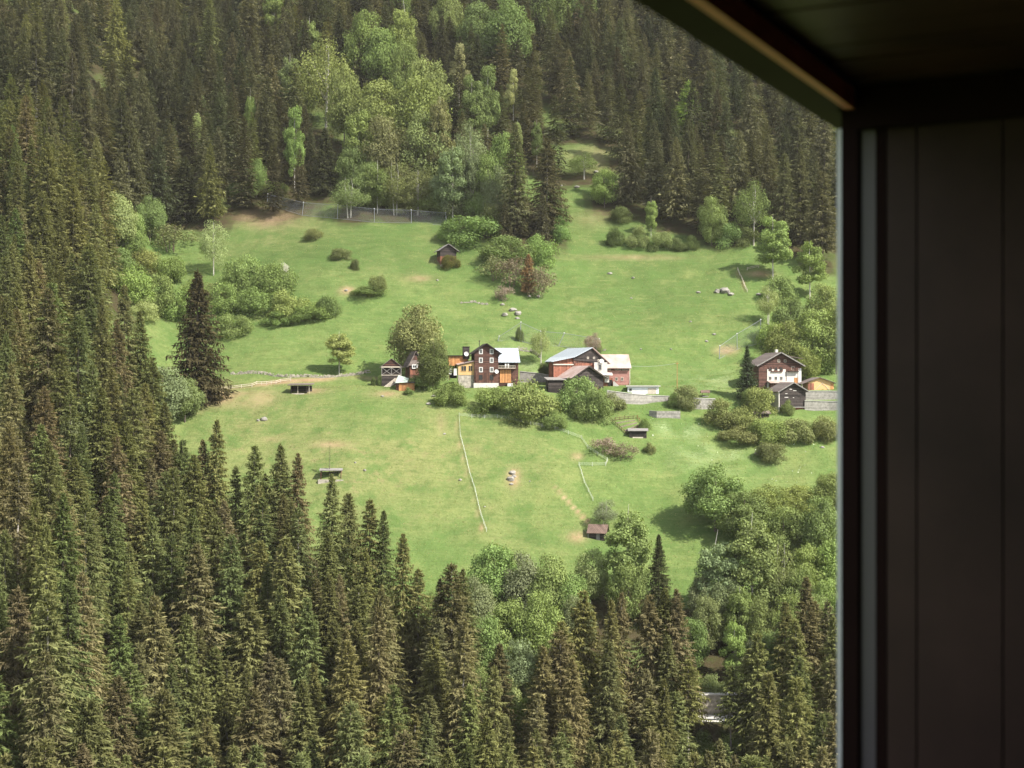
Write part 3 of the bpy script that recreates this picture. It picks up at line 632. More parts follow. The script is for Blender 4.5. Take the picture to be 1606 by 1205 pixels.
# ================================================================== GROUND
xs = np.concatenate([np.arange(-520, -300, 20), np.arange(-300, 320, 1.15), np.arange(320, 540, 20)])
ys = np.concatenate([np.arange(-150, 222, 6), np.arange(222, 640, 1.1), np.arange(640, 760, 3), np.arange(760, 1060, 10)])
GX, GY = np.meshgrid(xs, ys); GZ = H(GX, GY)
yy = np.maximum(GY, 30); GPX = CX + F * GX / yy; GPY = CY - F * GZ / yy
nx, ny = len(xs), len(ys)
wob = fbm(GX / 9, GY / 9, 3)
def blob(px, py, sx, sy, a=1.0):
    return a * np.exp(-((GPX - px) / sx) ** 2 - ((GPY - py) / sy) ** 2)
def segs(pts, w):
    d = np.full(GPX.shape, 1e9)
    for (ax, ay), (bx, by) in zip(pts[:-1], pts[1:]):
        t = np.clip(((GPX - ax) * (bx - ax) + (GPY - ay) * (by - ay)) / ((bx - ax) ** 2 + (by - ay) ** 2), 0, 1)
        d = np.minimum(d, np.hypot(GPX - ax - t * (bx - ax), GPY - ay - t * (by - ay)))
    return np.exp(-(d / w) ** 2)
dirt = np.zeros(GPX.shape)
for q in [(370,624,50,12,1.0),(335,612,34,8,1.0),(420,344,46,13,.5),(547,456,13,6,1.0),(692,664,7,14,.5),(751,706,8,6,.6),(520,698,28,6,.55),(805,750,10,15,.9),(906,716,9,6,.7),(430,690,22,5,.45),
          (486,612,26,5,.7),(905,842,14,9,.9),(1140,549,17,7,1.0),(1190,430,22,5,.6),(662,437,22,5,.6),(1262,552,30,10,.9),(930,250,40,20,.35),(1000,404,80,4,.5),(770,330,30,10,.2),(560,298,40,12,.35),(930,345,30,14,.2),(600,618,26,5,.5),(1283,835,14,8,.8),(700,410,20,5,.4)]:
    dirt = np.maximum(dirt, blob(*q))
dirt = np.maximum(dirt, segs([(330,614),(395,606),(440,599),(560,592),(600,596)], 3.5) * .85)
dirt = np.maximum(dirt, segs([(714,652),(719,690),(732,745),(757,834)], 1.8) * .6)
dirt = np.maximum(dirt, segs([(872,765),(900,797),(925,822)], 2.2) * .8)
dirt = np.maximum(dirt, segs([(1157,428),(1170,455)], 2) * .6)
dirt = np.clip(dirt * (0.9 + 1.1 * wob) * 1.15, 0, 1)
dry = np.clip(blob(500,720,190,95,.85) + blob(400,640,90,40,.6) + blob(450,360,90,40,.55) + blob(700,740,120,90,.3) + blob(860,740,50,60,.25) + 0.55 * fbm(GX / 26 + 4, GY / 26, 3), 0, 1)
lush_shade = np.clip(blob(1010,470,190,90,.95) + blob(560,390,200,60,.75) + blob(1000,345,130,60,.7) + blob(1010,640,120,20,.4) + blob(1080,700,120,50,-.3) + 0.5 * fbm(GX / 30 + 40, GY / 24, 3), 0, 1)  # deeper green grass, plus cloud shade painted over the upper meadow
pale = np.clip(blob(1065,672,34,12,.9) + blob(1130,715,80,30,.35) + blob(850,585,60,20,.3) + blob(1120,600,70,20,.4) + blob(780,560,60,30,.25), 0, 1) * np.clip(.6 + 1.6 * fbm(GX / 4, GY / 4, 2), 0, 1)
# needle litter under the spruces, darkened ground under broadleaves and in gaps, coarsely counted
gx0, gy0, cs = -420.0, 150.0, 3.0
R_ = np.zeros((400, 280))
fp = np.array(FLOOR); ii = np.clip(((fp[:, 1] - gy0) / cs).astype(int), 0, 399); jj = np.clip(((fp[:, 0] - gx0) / cs).astype(int), 0, 279)
np.add.at(R_, (ii, jj), 1.0)
for _ in range(4):
    R_ = (np.roll(R_, 1, 0) + np.roll(R_, -1, 0) + R_) / 3; R_ = (np.roll(R_, 1, 1) + np.roll(R_, -1, 1) + R_) / 3
fl = R_[np.clip(((GY - gy0) / cs).astype(int), 0, 399), np.clip(((GX - gx0) / cs).astype(int), 0, 279)]
floor_ = np.clip(fl * 26 - 0.15, 0, 1) * ((GY > 160))
idx = np.arange(nx * ny).reshape(ny, nx)
Q = np.stack([idx[:-1, :-1], idx[:-1, 1:], idx[1:, 1:], idx[1:, :-1]], -1).reshape(-1, 4)
soil = np.stack([dirt, dry, floor_, np.ones_like(dirt)], -1).reshape(-1, 4)
soil2 = np.stack([lush_shade, pale, 0 * dirt, np.ones_like(dirt)], -1).reshape(-1, 4)

m, nt, N, L = new_mat('alpine_meadow')
out = N.new('ShaderNodeOutputMaterial'); bs = N.new('ShaderNodeBsdfDiffuse'); L.new(bs.outputs[0], out.inputs[0])
tc = N.new('ShaderNodeTexCoord')
def noise(scale, detail=4, rough=0.6):
    n = N.new('ShaderNodeTexNoise'); n.inputs['Scale'].default_value = scale; n.inputs['Detail'].default_value = detail; n.inputs['Roughness'].default_value = rough
    L.new(tc.outputs['Object'], n.inputs['Vector']); return n
def rgb(c):
    n = N.new('ShaderNodeRGB'); n.outputs[0].default_value = (*c, 1); return n.outputs[0]
def mixc(f, a, b):
    n = N.new('ShaderNodeMix'); n.data_type = 'RGBA'; L.new(f, n.inputs[0]); L.new(a, n.inputs[6]); L.new(b, n.inputs[7]); return n.outputs[2]
def ramp01(o, lo, hi):
    n = N.new('ShaderNodeMapRange'); n.inputs['From Min'].default_value = lo; n.inputs['From Max'].default_value = hi; L.new(o, n.inputs['Value']); return n.outputs[0]
def math_(op, a, b):
    n = N.new('ShaderNodeMath'); n.operation = op
    for i, q in enumerate((a, b)):
        if isinstance(q, (int, float)): n.inputs[i].default_value = q
        else: L.new(q, n.inputs[i])
    return n.outputs[0]
a1 = N.new('ShaderNodeAttribute'); a1.attribute_name = 'soil'; s1 = N.new('ShaderNodeSeparateColor'); L.new(a1.outputs['Color'], s1.inputs[0])
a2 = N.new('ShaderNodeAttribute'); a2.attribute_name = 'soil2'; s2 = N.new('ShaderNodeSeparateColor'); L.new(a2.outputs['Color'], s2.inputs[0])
mp = N.new('ShaderNodeMapping'); mp.inputs['Scale'].default_value = (0.10, 0.75, 0.75); L.new(tc.outputs['Object'], mp.inputs['Vector'])
n_con = noise(1.0, 4, 0.65); L.new(mp.outputs[0], n_con.inputs['Vector'])          # trodden bands along the contour
n_pat = noise(0.11, 6, 0.72)
n_big = noise(0.035, 5); n_mid = noise(0.28, 5, 0.7); n_fine = noise(1.3, 6, 0.8)
GRASS = (0.103, 0.156, 0.045); LUSH_SHADE = (0.060, 0.098, 0.029); DRY = (0.212, 0.188, 0.085); DIRT = (0.33, 0.24, 0.145); LITTER = (0.055, 0.045, 0.024); WHITE = (0.36, 0.42, 0.24)
c = mixc(ramp01(n_big.outputs['Fac'], .35, .7), rgb(GRASS), rgb((0.124, 0.168, 0.052)))
c = mixc(math_('MULTIPLY', s1.outputs[1], ramp01(n_mid.outputs['Fac'], .2, .75)), c, rgb(DRY))
c = mixc(math_('MULTIPLY', s2.outputs[0], ramp01(n_mid.outputs['Fac'], .1, .6)), c, rgb(LUSH_SHADE))
c = mixc(math_('MULTIPLY', ramp01(n_mid.outputs['Fac'], .5, .66), 0.75), c, rgb((0.078, 0.116, 0.034)))
c = mixc(math_('MULTIPLY', math_('MULTIPLY', s1.outputs[1], ramp01(n_mid.outputs['Fac'], .47, .34)), 0.8), c, rgb((0.20, 0.158, 0.082)))
c = mixc(math_('MULTIPLY', ramp01(n_fine.outputs['Fac'], .5, .68), 0.75), c, rgb((0.095, 0.122, 0.035)))
c = mixc(math_('MULTIPLY', ramp01(n_fine.outputs['Fac'], .46, .3), 0.65), c, rgb((0.22, 0.24, 0.09)))
c = mixc(math_('MULTIPLY', s2.outputs[1], ramp01(n_fine.outputs['Fac'], .4, .6)), c, rgb(WHITE))
c = mixc(math_('MULTIPLY', ramp01(n_con.outputs['Fac'], .52, .72), 0.5), c, rgb((0.072, 0.112, 0.031)))
c = mixc(math_('MULTIPLY', ramp01(n_con.outputs['Fac'], .46, .28), 0.35), c, rgb((0.21, 0.225, 0.085)))
c = mixc(math_('MULTIPLY', ramp01(n_pat.outputs['Fac'], .48, .62), 0.8), c, rgb((0.080, 0.130, 0.036)))
c = mixc(math_('MULTIPLY', ramp01(n_pat.outputs['Fac'], .45, .3), 0.45), c, rgb((0.195, 0.205, 0.075)))
c = mixc(s1.outputs[2], c, mixc(ramp01(n_mid.outputs['Fac'], .45, .65), rgb(LITTER), rgb((0.05, 0.06, 0.02))))
dmask = math_('MULTIPLY', s1.outputs[0], ramp01(n_fine.outputs['Fac'], .2, .55))
c = mixc(dmask, c, mixc(ramp01(n_mid.outputs['Fac'], .35, .7), rgb(DIRT), rgb((0.24, 0.155, 0.09))))
L.new(c, bs.inputs[0])
bp = N.new('ShaderNodeBump'); bp.inputs['Strength'].default_value = 0.9; bp.inputs['Distance'].default_value = 0.6
hs = math_('ADD', math_('ADD', math_('MULTIPLY', n_fine.outputs['Fac'], 0.5), n_mid.outputs['Fac']), math_('MULTIPLY', n_con.outputs['Fac'], 0.8)); L.new(hs, bp.inputs['Height']); L.new(bp.outputs[0], bs.inputs['Normal'])
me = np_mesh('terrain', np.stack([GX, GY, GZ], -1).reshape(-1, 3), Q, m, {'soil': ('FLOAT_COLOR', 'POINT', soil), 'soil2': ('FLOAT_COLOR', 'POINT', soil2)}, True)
o = bpy.data.objects.new('terrain', me); COL.objects.link(o); tag(o, kind='structure')
o['label'] = 'steep green alpine meadow hillside with bare earth patches'

# grass tufts and white meadow flowers: uncountable
def tufts(name, n, region, size, cols, label, kind_pts=None):
    g = np.random.default_rng(len(name) * 7)
    x = g.uniform(-150, 125, n); y = g.uniform(330, 600, n); z = H(x, y); px, py = proj(x, y, z)
    ok = inside(px, py, region)
    ix = np.clip(np.searchsorted(xs, x), 0, nx - 1); iy = np.clip(np.searchsorted(ys, y), 0, ny - 1)
    ok &= (dirt[iy, ix] < 0.35) & (floor_[iy, ix] < 0.4)
    x, y, z = x[ok], y[ok], z[ok]; n = len(x); a = g.uniform(0, 3.14, n)
    hgt = size * g.uniform(0.5, 1.3, n); w = size * g.uniform(0.5, 1.2, n)
    c_, s_ = np.cos(a) * w / 2, np.sin(a) * w / 2; lx, ly = g.normal(0, .25, (2, n)) * size
    V = np.stack([np.stack([x - c_, y - s_, z - .05], 1), np.stack([x + c_, y + s_, z - .05], 1), np.stack([x + c_ * .7 + lx, y + s_ * .7 + ly, z + hgt], 1), np.stack([x - c_ * .7 + lx, y - s_ * .7 + ly, z + hgt * .9], 1)], 1).reshape(-1, 3)
    C = np.array(cols)[g.integers(len(cols), size=n)] * g.uniform(.75, 1.25, (n, 1)); C = np.concatenate([C, np.ones((n, 1))], 1)
    me = np_mesh(name, V, np.arange(n * 4).reshape(-1, 4), M_TUFT, {'tone': ('FLOAT', 'FACE', np.ones(n)), 'tint': ('FLOAT_COLOR', 'FACE', C)})
    o = bpy.data.objects.new(name, me); COL.objects.link(o); tag(o, label, 'grass', None, 'stuff')
MEADOW = [(230,350),(420,315),(700,345),(900,240),(960,330),(1200,390),(1310,560),(1310,760),(1100,800),(1090,930),(640,930),(560,790),(300,690),(230,560)]
tufts('grass', 70000, MEADOW, 0.20, [(.19,.235,.072), (.16,.20,.058), (.25,.27,.10), (.27,.235,.115), (.17,.22,.064)], 'uneven tufts of green grass all over the hillside meadow')
tufts('white_flowers', 2600, [(1020,655),(1110,655),(1310,690),(1310,750),(1150,770),(1000,700)], 0.36, [(.62,.64,.52), (.5,.56,.36)], 'scatter of white meadow flowers below the farm terrace')

# ------------------------------------------------------------------ rocks
def rock(px, py, w, label, col=None, flat=0.6, group=None, name='rock'):
    p = at(px, py); r = w * .88 * p[1] / F / 2; g = np.random.default_rng(int(px * 7 + py))
    n1, n2 = 9, 6; vs = [(0, 0, -r * flat)]; ax = g.uniform(.75, 1.25, 3)
    for j in range(1, n2):
        th = math.pi * j / n2
        for i in range(n1):
            ph = 6.283 * (i + .5 * (j % 2)) / n1; k = r * g.uniform(.78, 1.15)
            vs.append((k * ax[0] * math.sin(th) * math.cos(ph), k * ax[1] * math.sin(th) * math.sin(ph), -k * flat * ax[2] * math.cos(th)))
    vs.append((0, 0, r * flat)); fs = []
    for i in range(n1): fs.append((0, 1 + (i + 1) % n1, 1 + i))
    for j in range(n2 - 2):
        for i in range(n1):
            a, b = 1 + j * n1 + i, 1 + j * n1 + (i + 1) % n1; fs.append((a, b, b + n1, a + n1))
    e = len(vs) - 1
    for i in range(n1): fs.append((e, e - n1 + i, e - n1 + (i + 1) % n1))
    b = MB().add(vs, fs); o = b.build(name, M_ROCK); o.location = (p[0], p[1], p[2] + r * flat * .12); o.rotation_euler = (0, 0, g.uniform(0, 6))
    return tag(o, label, 'rock', group)
for q in [(414,658,15,'grey boulder alone in the grass below the dirt path'),(405,660,8,'small stone leaning on the grey boulder below the path'),
          (803,742,12,'upper pale slab of the bare rock outcrop inside the white fence'),(801,752,14,'middle block of the bare rock outcrop inside the white fence'),(806,748,9,'dark side stone of the outcrop inside the white fence'),(802,760,9,'lowest stone of the outcrop inside the white fence'),
          (804,487,15,'flat pale rock uphill from the brown house'),(813,492,12,'rock below the flat pale rock uphill from the brown house'),(792,494,11,'whitish rock left of the stone trail uphill of the houses'),(811,500,10,'lowest whitish rock of the stone trail'),(788,478,9,'top rock of the stone trail below the pinkish bush'),
          (1125,458,14,'left grey rock of the heap on the steep meadow'),(1137,457,18,'broad grey rock of the heap on the steep meadow'),(1146,462,10,'right low stone of the heap on the steep meadow'),(1095,459,8,'single white stone left of the rock heap'),
          (956,430,9,'white stone alone high on the steep meadow'),(993,436,5,'tiny white stone high on the steep meadow'),(844,466,10,'stone under the bare dark bush'),(830,465,8,'stone left of the bare dark bush'),(686,440,6,'white stone on bare soil below the hillside hut'),
          (543,456,8,'pale stone at the earth scar'),(680,622,9,'stones beside the orange shed lawn'),(672,634,10,'reddish stone above the pasture fence corner'),(697,681,7,'grey stone beside the pasture fence ditch'),(722,753,7,'grey stone outside the white fence'),
          (557,726,5,'small white stone on the lower meadow'),(572,738,6,'pale stone right of the timber shelter frame'),(831,755,4,'small stone right of the outcrop'),(760,795,4,'small stone beside the fence foot'),(600,622,6,'pale stone below the braced barn'),
          (1108,536,9,'white stone left of the earth cut by the net post'),(1120,525,7,'pale stone uphill of the earth cut'),(1083,505,5,'white speck of stone in the steep meadow middle'),(1052,548,5,'small pale stone above the utility pole'),(1005,548,5,'pale stone uphill of the pink roof'),
          (990,468,5,'small stone in the green basin'),(1190,462,8,'stone under the whitish blossoming tree'),(880,292,6,'stone at the neck of the steep meadow'),(905,294,10,'fallen grey stone slab across the meadow neck'),(935,270,9,'pale rock under the shrubs at the meadow neck'),(1290,702,8,'stone by the window frame in the lower meadow'),(1187,712,9,'rock under the round olive bush')]:
    rock(*q[:3], q[3])

# ------------------------------------------------------------------ stone walls
def rubble_wall(name, pts, h, label, cat='stone wall', stone=0.55):
    """one wall laid of many uneven stones along picture points"""
    b = MB(); g = np.random.default_rng(int(pts[0][0]))
    P = [at(*q) for q in pts]; o0 = P[0].copy()
    for a, c in zip(P[:-1], P[1:]):
        d = c - a; ln = float(np.hypot(d[0], d[1])); n = max(2, int(ln / stone))
        for r in range(int(max(1, h / (stone * .6)))):
            for i in range(n):
                t = (i + .5 + g.uniform(-.2, .2)) / n; x, y = a[0] + d[0] * t, a[1] + d[1] * t; z = float(H(x, y)) - .1 + r * stone * .58
                if g.random() < 0.12 * (r + 1): continue
                sx, sy, sz = stone * g.uniform(.4, .65), stone * g.uniform(.35, .55), stone * g.uniform(.28, .4)
                vs = []
                for kz in (-1, 1):
                    for kx, ky in ((-1, -1), (1, -1), (1, 1), (-1, 1)):
                        vs.append((x - o0[0] + kx * sx * g.uniform(.7, 1.1), y - o0[1] + ky * sy * g.uniform(.7, 1.1), z - o0[2] + sz + kz * sz * g.uniform(.8, 1.1)))
                b.add(vs, [(0, 3, 2, 1), (4, 5, 6, 7), (0, 1, 5, 4), (1, 2, 6, 5), (2, 3, 7, 6), (3, 0, 4, 7)])
    o = b.build(name, M_WALLSTONE); o.location = o0
    return tag(o, label, cat)
rubble_wall('dry_stone_wall', [(362,587),(420,588),(452,592),(500,593),(545,590),(582,584)], 1.3, 'crumbling dry stone wall along the path above the open shelter')
rubble_wall('dry_stone_wall', [(812,549),(832,552),(848,562)], 1.5, 'short dry stone wall on the bank between the farmhouses')
rubble_wall('dry_stone_wall', [(722,476),(745,474),(766,478)], .8, 'row of low dark stones across the meadow below the hut')
rubble_wall('dry_stone_wall', [(900,548),(925,552),(950,550)], .8, 'stone edge on the slope behind the big barn')

def wall_line(name, pts, mt, label, thick=0.5, cat='retaining wall', cap=True):
    """masonry wall: (px, top, bottom) with every point at its own ground depth"""
    P = []
    for px, top, bot in pts:
        p = at(px, bot); P.append((p[0], p[1], p[2] - 1.5, (CY - top) / F * p[1]))
    o0 = Vector(P[0][:3]); root = empty(name, o0, 0, label, cat); b = MB(); c = MB()
    for a, q in zip(P[:-1], P[1:]):
        d = Vector((q[0] - a[0], q[1] - a[1], 0)).normalized(); nrm = Vector((-d.y, d.x, 0)) * thick
        def quad(bb, z0a, z1a, z0b, z1b, off, th):
            A = Vector((a[0], a[1], 0)) - o0 + nrm * off; B = Vector((q[0], q[1], 0)) - o0 + nrm * off; A.z = B.z = 0
            n2 = nrm.normalized() * th
            zs = [z - o0.z for z in (z0a, z1a, z0b, z1b)]
            bb.add([(A.x, A.y, zs[0]), (B.x, B.y, zs[2]), (B.x + n2.x, B.y + n2.y, zs[2]), (A.x + n2.x, A.y + n2.y, zs[0]), (A.x, A.y, zs[1]), (B.x, B.y, zs[3]), (B.x + n2.x, B.y + n2.y, zs[3]), (A.x + n2.x, A.y + n2.y, zs[1])],
                   [(0, 3, 2, 1), (4, 5, 6, 7), (0, 1, 5, 4), (1, 2, 6, 5), (2, 3, 7, 6), (3, 0, 4, 7)])
        quad(b, a[2], a[3], q[2], q[3], 0, thick)
        quad(c, a[3] + .003, a[3] + .18, q[3] + .003, q[3] + .18, -.25, thick + .3)
    b.build('masonry', mt, root)
    if cap: c.build('coping', M_CONCRETE, root)
    return root
wall_line('retaining_wall', [(1262,629,643),(1300,630,644),(1345,630,645)], M_MASONRY, 'lower grey masonry retaining wall between timber barn and window frame')
wall_line('retaining_wall', [(1258,614,627),(1300,614,627),(1345,615,628)], M_MASONRY, 'upper grey masonry retaining wall carrying the orange barn')
wall_line('retaining_wall', [(952,613,634),(990,618,634),(1022,621,632),(1050,622,629)], M_MASONRY, 'pale stone terrace wall under the white garage')
wall_line('retaining_wall', [(1086,625,642),(1122,626,641)], M_MASONRY, 'short stone wall right of the olive bush on the terrace')
wall_line('retaining_wall', [(815,583,600),(845,586,600),(866,590,600)], M_MASONRY, 'pale stone wall between the brown house and the barn')
wall_line('retaining_wall', [(1018,644,652),(1030,645,656),(1067,645,657)], M_MASONRY, 'little stone bed wall alone below the terrace', cap=False)

# ------------------------------------------------------------------ fences
def bars_between(root, name, pts, hs, r, mt, origin):
    for h in hs:
        b = MB()
        for a, c in zip(pts[:-1], pts[1:]): b.bar((a[0] - origin[0], a[1] - origin[1], a[2] - origin[2] + h), (c[0] - origin[0], c[1] - origin[1], c[2] - origin[2] + h), r, n=4)
        b.build(name, mt, root)
def dense(pts, step):
    P = [at(*q) for q in pts]; out = [P[0]]
    for a, c in zip(P[:-1], P[1:]):
        n = max(1, int(np.hypot(*(c - a)[:2]) / step))
        for i in range(1, n + 1):
            x, y = a[0] + (c[0] - a[0]) * i / n, a[1] + (c[1] - a[1]) * i / n; out.append(np.array([x, y, float(H(x, y))]))
    return out
def tape_fence(pts, label):
    P = dense(pts, 3.2); o = P[0]; root = empty('pasture_fence', o, 0, label, 'fence')
    bars_between(root, 'tape', P, (0.35, 0.65, 0.95), 0.021, M_TAPE, o)
    for p in P: MB().bar((p[0] - o[0], p[1] - o[1], p[2] - o[2] - .3), (p[0] - o[0], p[1] - o[1], p[2] - o[2] + 1.15), 0.05, n=5).build('post', M_TAPE, root)
tape_fence([(720,653),(722,685),(736,742),(750,792),(763,834)], 'white pasture fence running straight down the lower meadow')
tape_fence([(720,653),(780,656),(850,671),(912,689)], 'white pasture fence below the row of bushes')
tape_fence([(912,689),(922,704),(953,724),(950,731),(908,731)], 'white pasture fence hooking around the bare reddish bushes')
tape_fence([(908,731),(916,757),(930,786)], 'short white pasture fence down to the red-roofed hut')
def rail_fence(pts, label):
    P = dense(pts, 2.6); o = P[0]; root = empty('rail_fence', o, 0, label, 'fence')
    bars_between(root, 'rail', P, (0.45, 0.95), 0.07, M_PALEWOOD, o)
    for p in P: MB().bar((p[0] - o[0], p[1] - o[1], p[2] - o[2] - .3), (p[0] - o[0], p[1] - o[1], p[2] - o[2] + 1.15), 0.09, n=6).build('post', M_PALEWOOD, root)
rail_fence([(345,614),(395,607),(440,600),(456,598)], 'bleached wooden rail fence beside the dirt path')
rail_fence([(1157,424),(1166,445),(1172,458)], 'weathered wooden fence at the upper corner of the steep meadow')
rail_fence([(1172,424),(1190,420)], 'short wooden fence under the bright birch')
def net_fence(posts, label, mesh=0.3):
    """rockfall net: (foot px, foot py, top px, top py); the wires of each bay are one part"""
    P = [(at(a, b), (CY - d) / F * at(a, b)[1], (c_ - a) / F * at(a, b)[1]) for a, b, c_, d in posts]
    o = P[0][0]; root = empty('net_fence', o, 0, label, 'net fence')
    F_ = [Vector(p - o) for p, _, _ in P]; T_2 = [Vector((p[0] - o[0] + dx, p[1] - o[1], zt - o[2])) for p, zt, dx in P]
    for f, t in zip(F_, T_2):
        pb = MB().bar(f - (t - f) * .08, t, 0.13, n=6).build('post', M_WIRE, root)
        MB().box(t.x - .2, t.x + .2, t.y - .2, t.y + .2, t.z + .003, t.z + .3).build('post_cap', M_WHITE, pb)
    for (f0, t0), (f1, t1) in zip(zip(F_[:-1], T_2[:-1]), zip(F_[1:], T_2[1:])):
        b = MB(); ln = (f1 - f0).length; n = int(ln / mesh)
        b.bar(t0, t1, 0.06, n=4); b.bar(f0, f1, 0.06, n=4)
        for i in range(n + 1):
            for s in (-1, 1):
                j = i + s * int(1.6 / mesh)
                if not 0 <= j <= n: continue
                b.bar(f0.lerp(f1, i / n), t0.lerp(t1, j / n), 0.011, n=3)
        b.build('net', M_WIRE, root)
net_fence([(419,320,420,305),(474,338,476,318),(529,343,530,322),(587,349,587,328),(645,350,645,330),(700,354,699,334)], 'long grey rockfall net fence between hillside meadow and upper grove', 0.34)
net_fence([(781,535,783,528),(815,535,817,506),(847,543,848,520),(876,543,885,523),(938,552,940,532)], 'sagging grey net fence with a leaning post behind the farmhouses', 0.55)
net_fence([(1128,563,1129,543),(1156,548,1156,524),(1193,538,1193,502)], 'grey net fence above the chalet by the earth cut', 0.5)

# ================================================================== BUILDINGS
def turn(b, phi, ox=0.0, oy=0.0):
    c, s = math.cos(phi), math.sin(phi)
    b.v = [(ox + (x - ox) * c - (y - oy) * s, oy + (x - ox) * s + (y - oy) * c, z) for x, y, z in b.v]; return b
class Bld:
    """a building thing with its own local frame: x to the right, y into the hill, z up"""
    def __init__(s, name, px, py, Y, phi, label, cat, z=None):
        s.k = Y / F; s.root = empty(name, ((px - CX) * s.k, Y, (CY - py) * s.k), phi, label, cat)
    def part(s, name, b, m, parent=None, label=None):
        o = b.build(name, m, s.root if parent is None else parent)
        if label: o['label'] = label
        return o
    def window(s, x, z, w, h, y, fm=M_WHITE, fw=0.16, phi=0.0, ox=0.0, oy=0.0, cross=True):
        a = MB().box(x - w / 2, x + w / 2, y - .02, y + .15, z - h / 2, z + h / 2); f = MB(); d = y - .07; e = fw
        f.box(x - w / 2 - e, x - w / 2, d, y + .05, z - h / 2 - e, z + h / 2 + e).box(x + w / 2, x + w / 2 + e, d, y + .05, z - h / 2 - e, z + h / 2 + e)
        f.box(x - w / 2, x + w / 2, d, y + .05, z + h / 2, z + h / 2 + e).box(x - w / 2, x + w / 2, d - .05, y + .05, z - h / 2 - e, z - h / 2)
        if cross: f.box(x - .03, x + .03, d + .02, y + .03, z - h / 2, z + h / 2)
        if phi: turn(a, phi, ox, oy); turn(f, phi, ox, oy)
        p = s.part('window', a, M_GLASS); s.part('frame', f, fm, p); return p

# --- the tall brown house
h = Bld('farmhouse', 763, 601, 434, math.radians(7), 'tall dark brown timber farmhouse with six white-framed windows and pale wing roof', 'farmhouse')
h.part('wall', MB().gable(-3.7, 3.7, 0, 11, 0, 9.55, 12.1), M_DARKWOOD)
h.part('roof', MB().roof(-3.7, 3.7, 0, 11, 9.55, 12.1, ov=1.0, th=.2, ovg=1.0), M_BLACKWOOD)
h.part('foundation', MB().box(-4.0, 3.75, -.25, 11, -4, 0), M_PLASTER)
h.part('lower_cladding', MB().box(-3.4, 3.72, -.12, .02, .05, 3.2), M_BROWNV)
for x in (-1.75, 1.6):
    for z in (9.75, 7.05, 4.15): h.window(x, z, .72, 1.15, 0, fw=.22)
    h.window(x - .05, 1.75, 1.1, 1.5, -.12, M_DARKWOOD, .08)
h.part('wing_wall', MB().gable(3.72, 10.2, 2.0, 12, -2, 7.0, 10.9, 'x'), M_DARKWOOD)
h.part('wing_roof', MB().roof(3.75, 10.2, 2.0, 12, 7.0, 10.9, 'x', ov=.9, th=.14, ovg=.5), M_METAL)
bal = h.part('balcony', MB().box(3.74, 9.3, .9, 1.98, 4.35, 4.55), M_BROWNV)
rl = MB().box(3.76, 9.2, .92, 1.0, 5.3, 5.42).box(3.76, 9.2, .92, 1.0, 4.55, 4.72)
for i in range(12): rl.box(3.8 + i * .48, 3.86 + i * .48, .93, .99, 4.72, 5.3)
h.part('railing', rl, M_PALEWOOD, bal)
ld = MB().box(5.9, 6.35, 1.2, 1.35, 4.56, 6.0).box(6.75, 7.15, 1.2, 1.35, 4.56, 6.0)
h.part('laundry', ld, M_WHITE, bal)
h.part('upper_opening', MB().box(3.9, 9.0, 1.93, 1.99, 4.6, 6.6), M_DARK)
dr = h.part('barn_door', MB().box(4.4, 7.9, 1.86, 1.985, 0.1, 4.2), M_ORANGE)
h.part('small_door', MB().box(8.3, 9.5, 1.9, 1.985, .6, 2.6), M_BROWNV)
h.part('door_step', MB().box(6.6, 8.2, .2, 1.85, -2.2, -.1), M_WHITE)
h.part('sunroom', MB().add([(-8.7, .8, 2.5), (-3.75, .8, 2.5), (-3.75, 4.5, 2.5), (-8.7, 4.5, 2.5), (-8.7, .8, 5.4), (-3.75, .8, 6.5), (-3.75, 4.5, 6.9), (-8.7, 4.5, 5.8)],
       [(0, 3, 2, 1), (4, 5, 6, 7), (0, 1, 5, 4), (1, 2, 6, 5), (2, 3, 7, 6), (3, 0, 4, 7)]), M_YELLOW)
h.window(-7.0, 4.5, 1.5, 1.5, .8, M_YELLOW, .14); h.window(-4.9, 4.5, 1.1, 1.6, .8, M_YELLOW, .14)
h.part('sunroom_roof', MB().slab((-9.1, .3, 5.55), (-3.72, .3, 6.75), (-3.72, 4.8, 7.1), (-9.1, 4.8, 5.9), .16), M_TANROOF)
h.part('sunroom_base', MB().box(-8.6, -3.78, .9, 4.4, -1.5, 2.49), M_WALLSTONE)
h.part('side_wing', MB().box(-11.4, -5.2, 4.6, 9, 5.4, 8.4), M_ORANGE)
h.part('side_wing_roof', MB().box(-11.8, -4.0, 4.1, 9.4, 8.41, 8.65), M_BLACKWOOD)
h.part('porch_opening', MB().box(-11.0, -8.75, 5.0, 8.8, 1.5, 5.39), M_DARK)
h.part('porch_post', MB().box(-11.3, -11.05, 4.7, 4.95, 1.0, 5.39), M_YELLOW)
h.part('chimney', MB().box(-6.9, -4.9, 4.0, 6.2, 7.5, 11.2).box(-7.0, -4.8, 3.9, 6.3, 11.21, 11.4), M_BLACKWOOD)
for c, r in (((-5.9, 3.6, 9.1), .72), ((3.1, -.7, 3.6), .66)):
    d = h.part('satellite_dish', MB().disc_dish(c, r, (.15, -1, .25)).bar((c[0], c[1] + .2, c[2]), (c[0] + .1, c[1] + .75, c[2] - .2), .05), M_WHITE)
h.part('bell_turret', MB().box(-1.9, -1.7, 4, 4.2, 11.5, 13.0).box(-2.0, -1.6, 3.9, 4.3, 13.0, 13.3), M_BLACKWOOD)

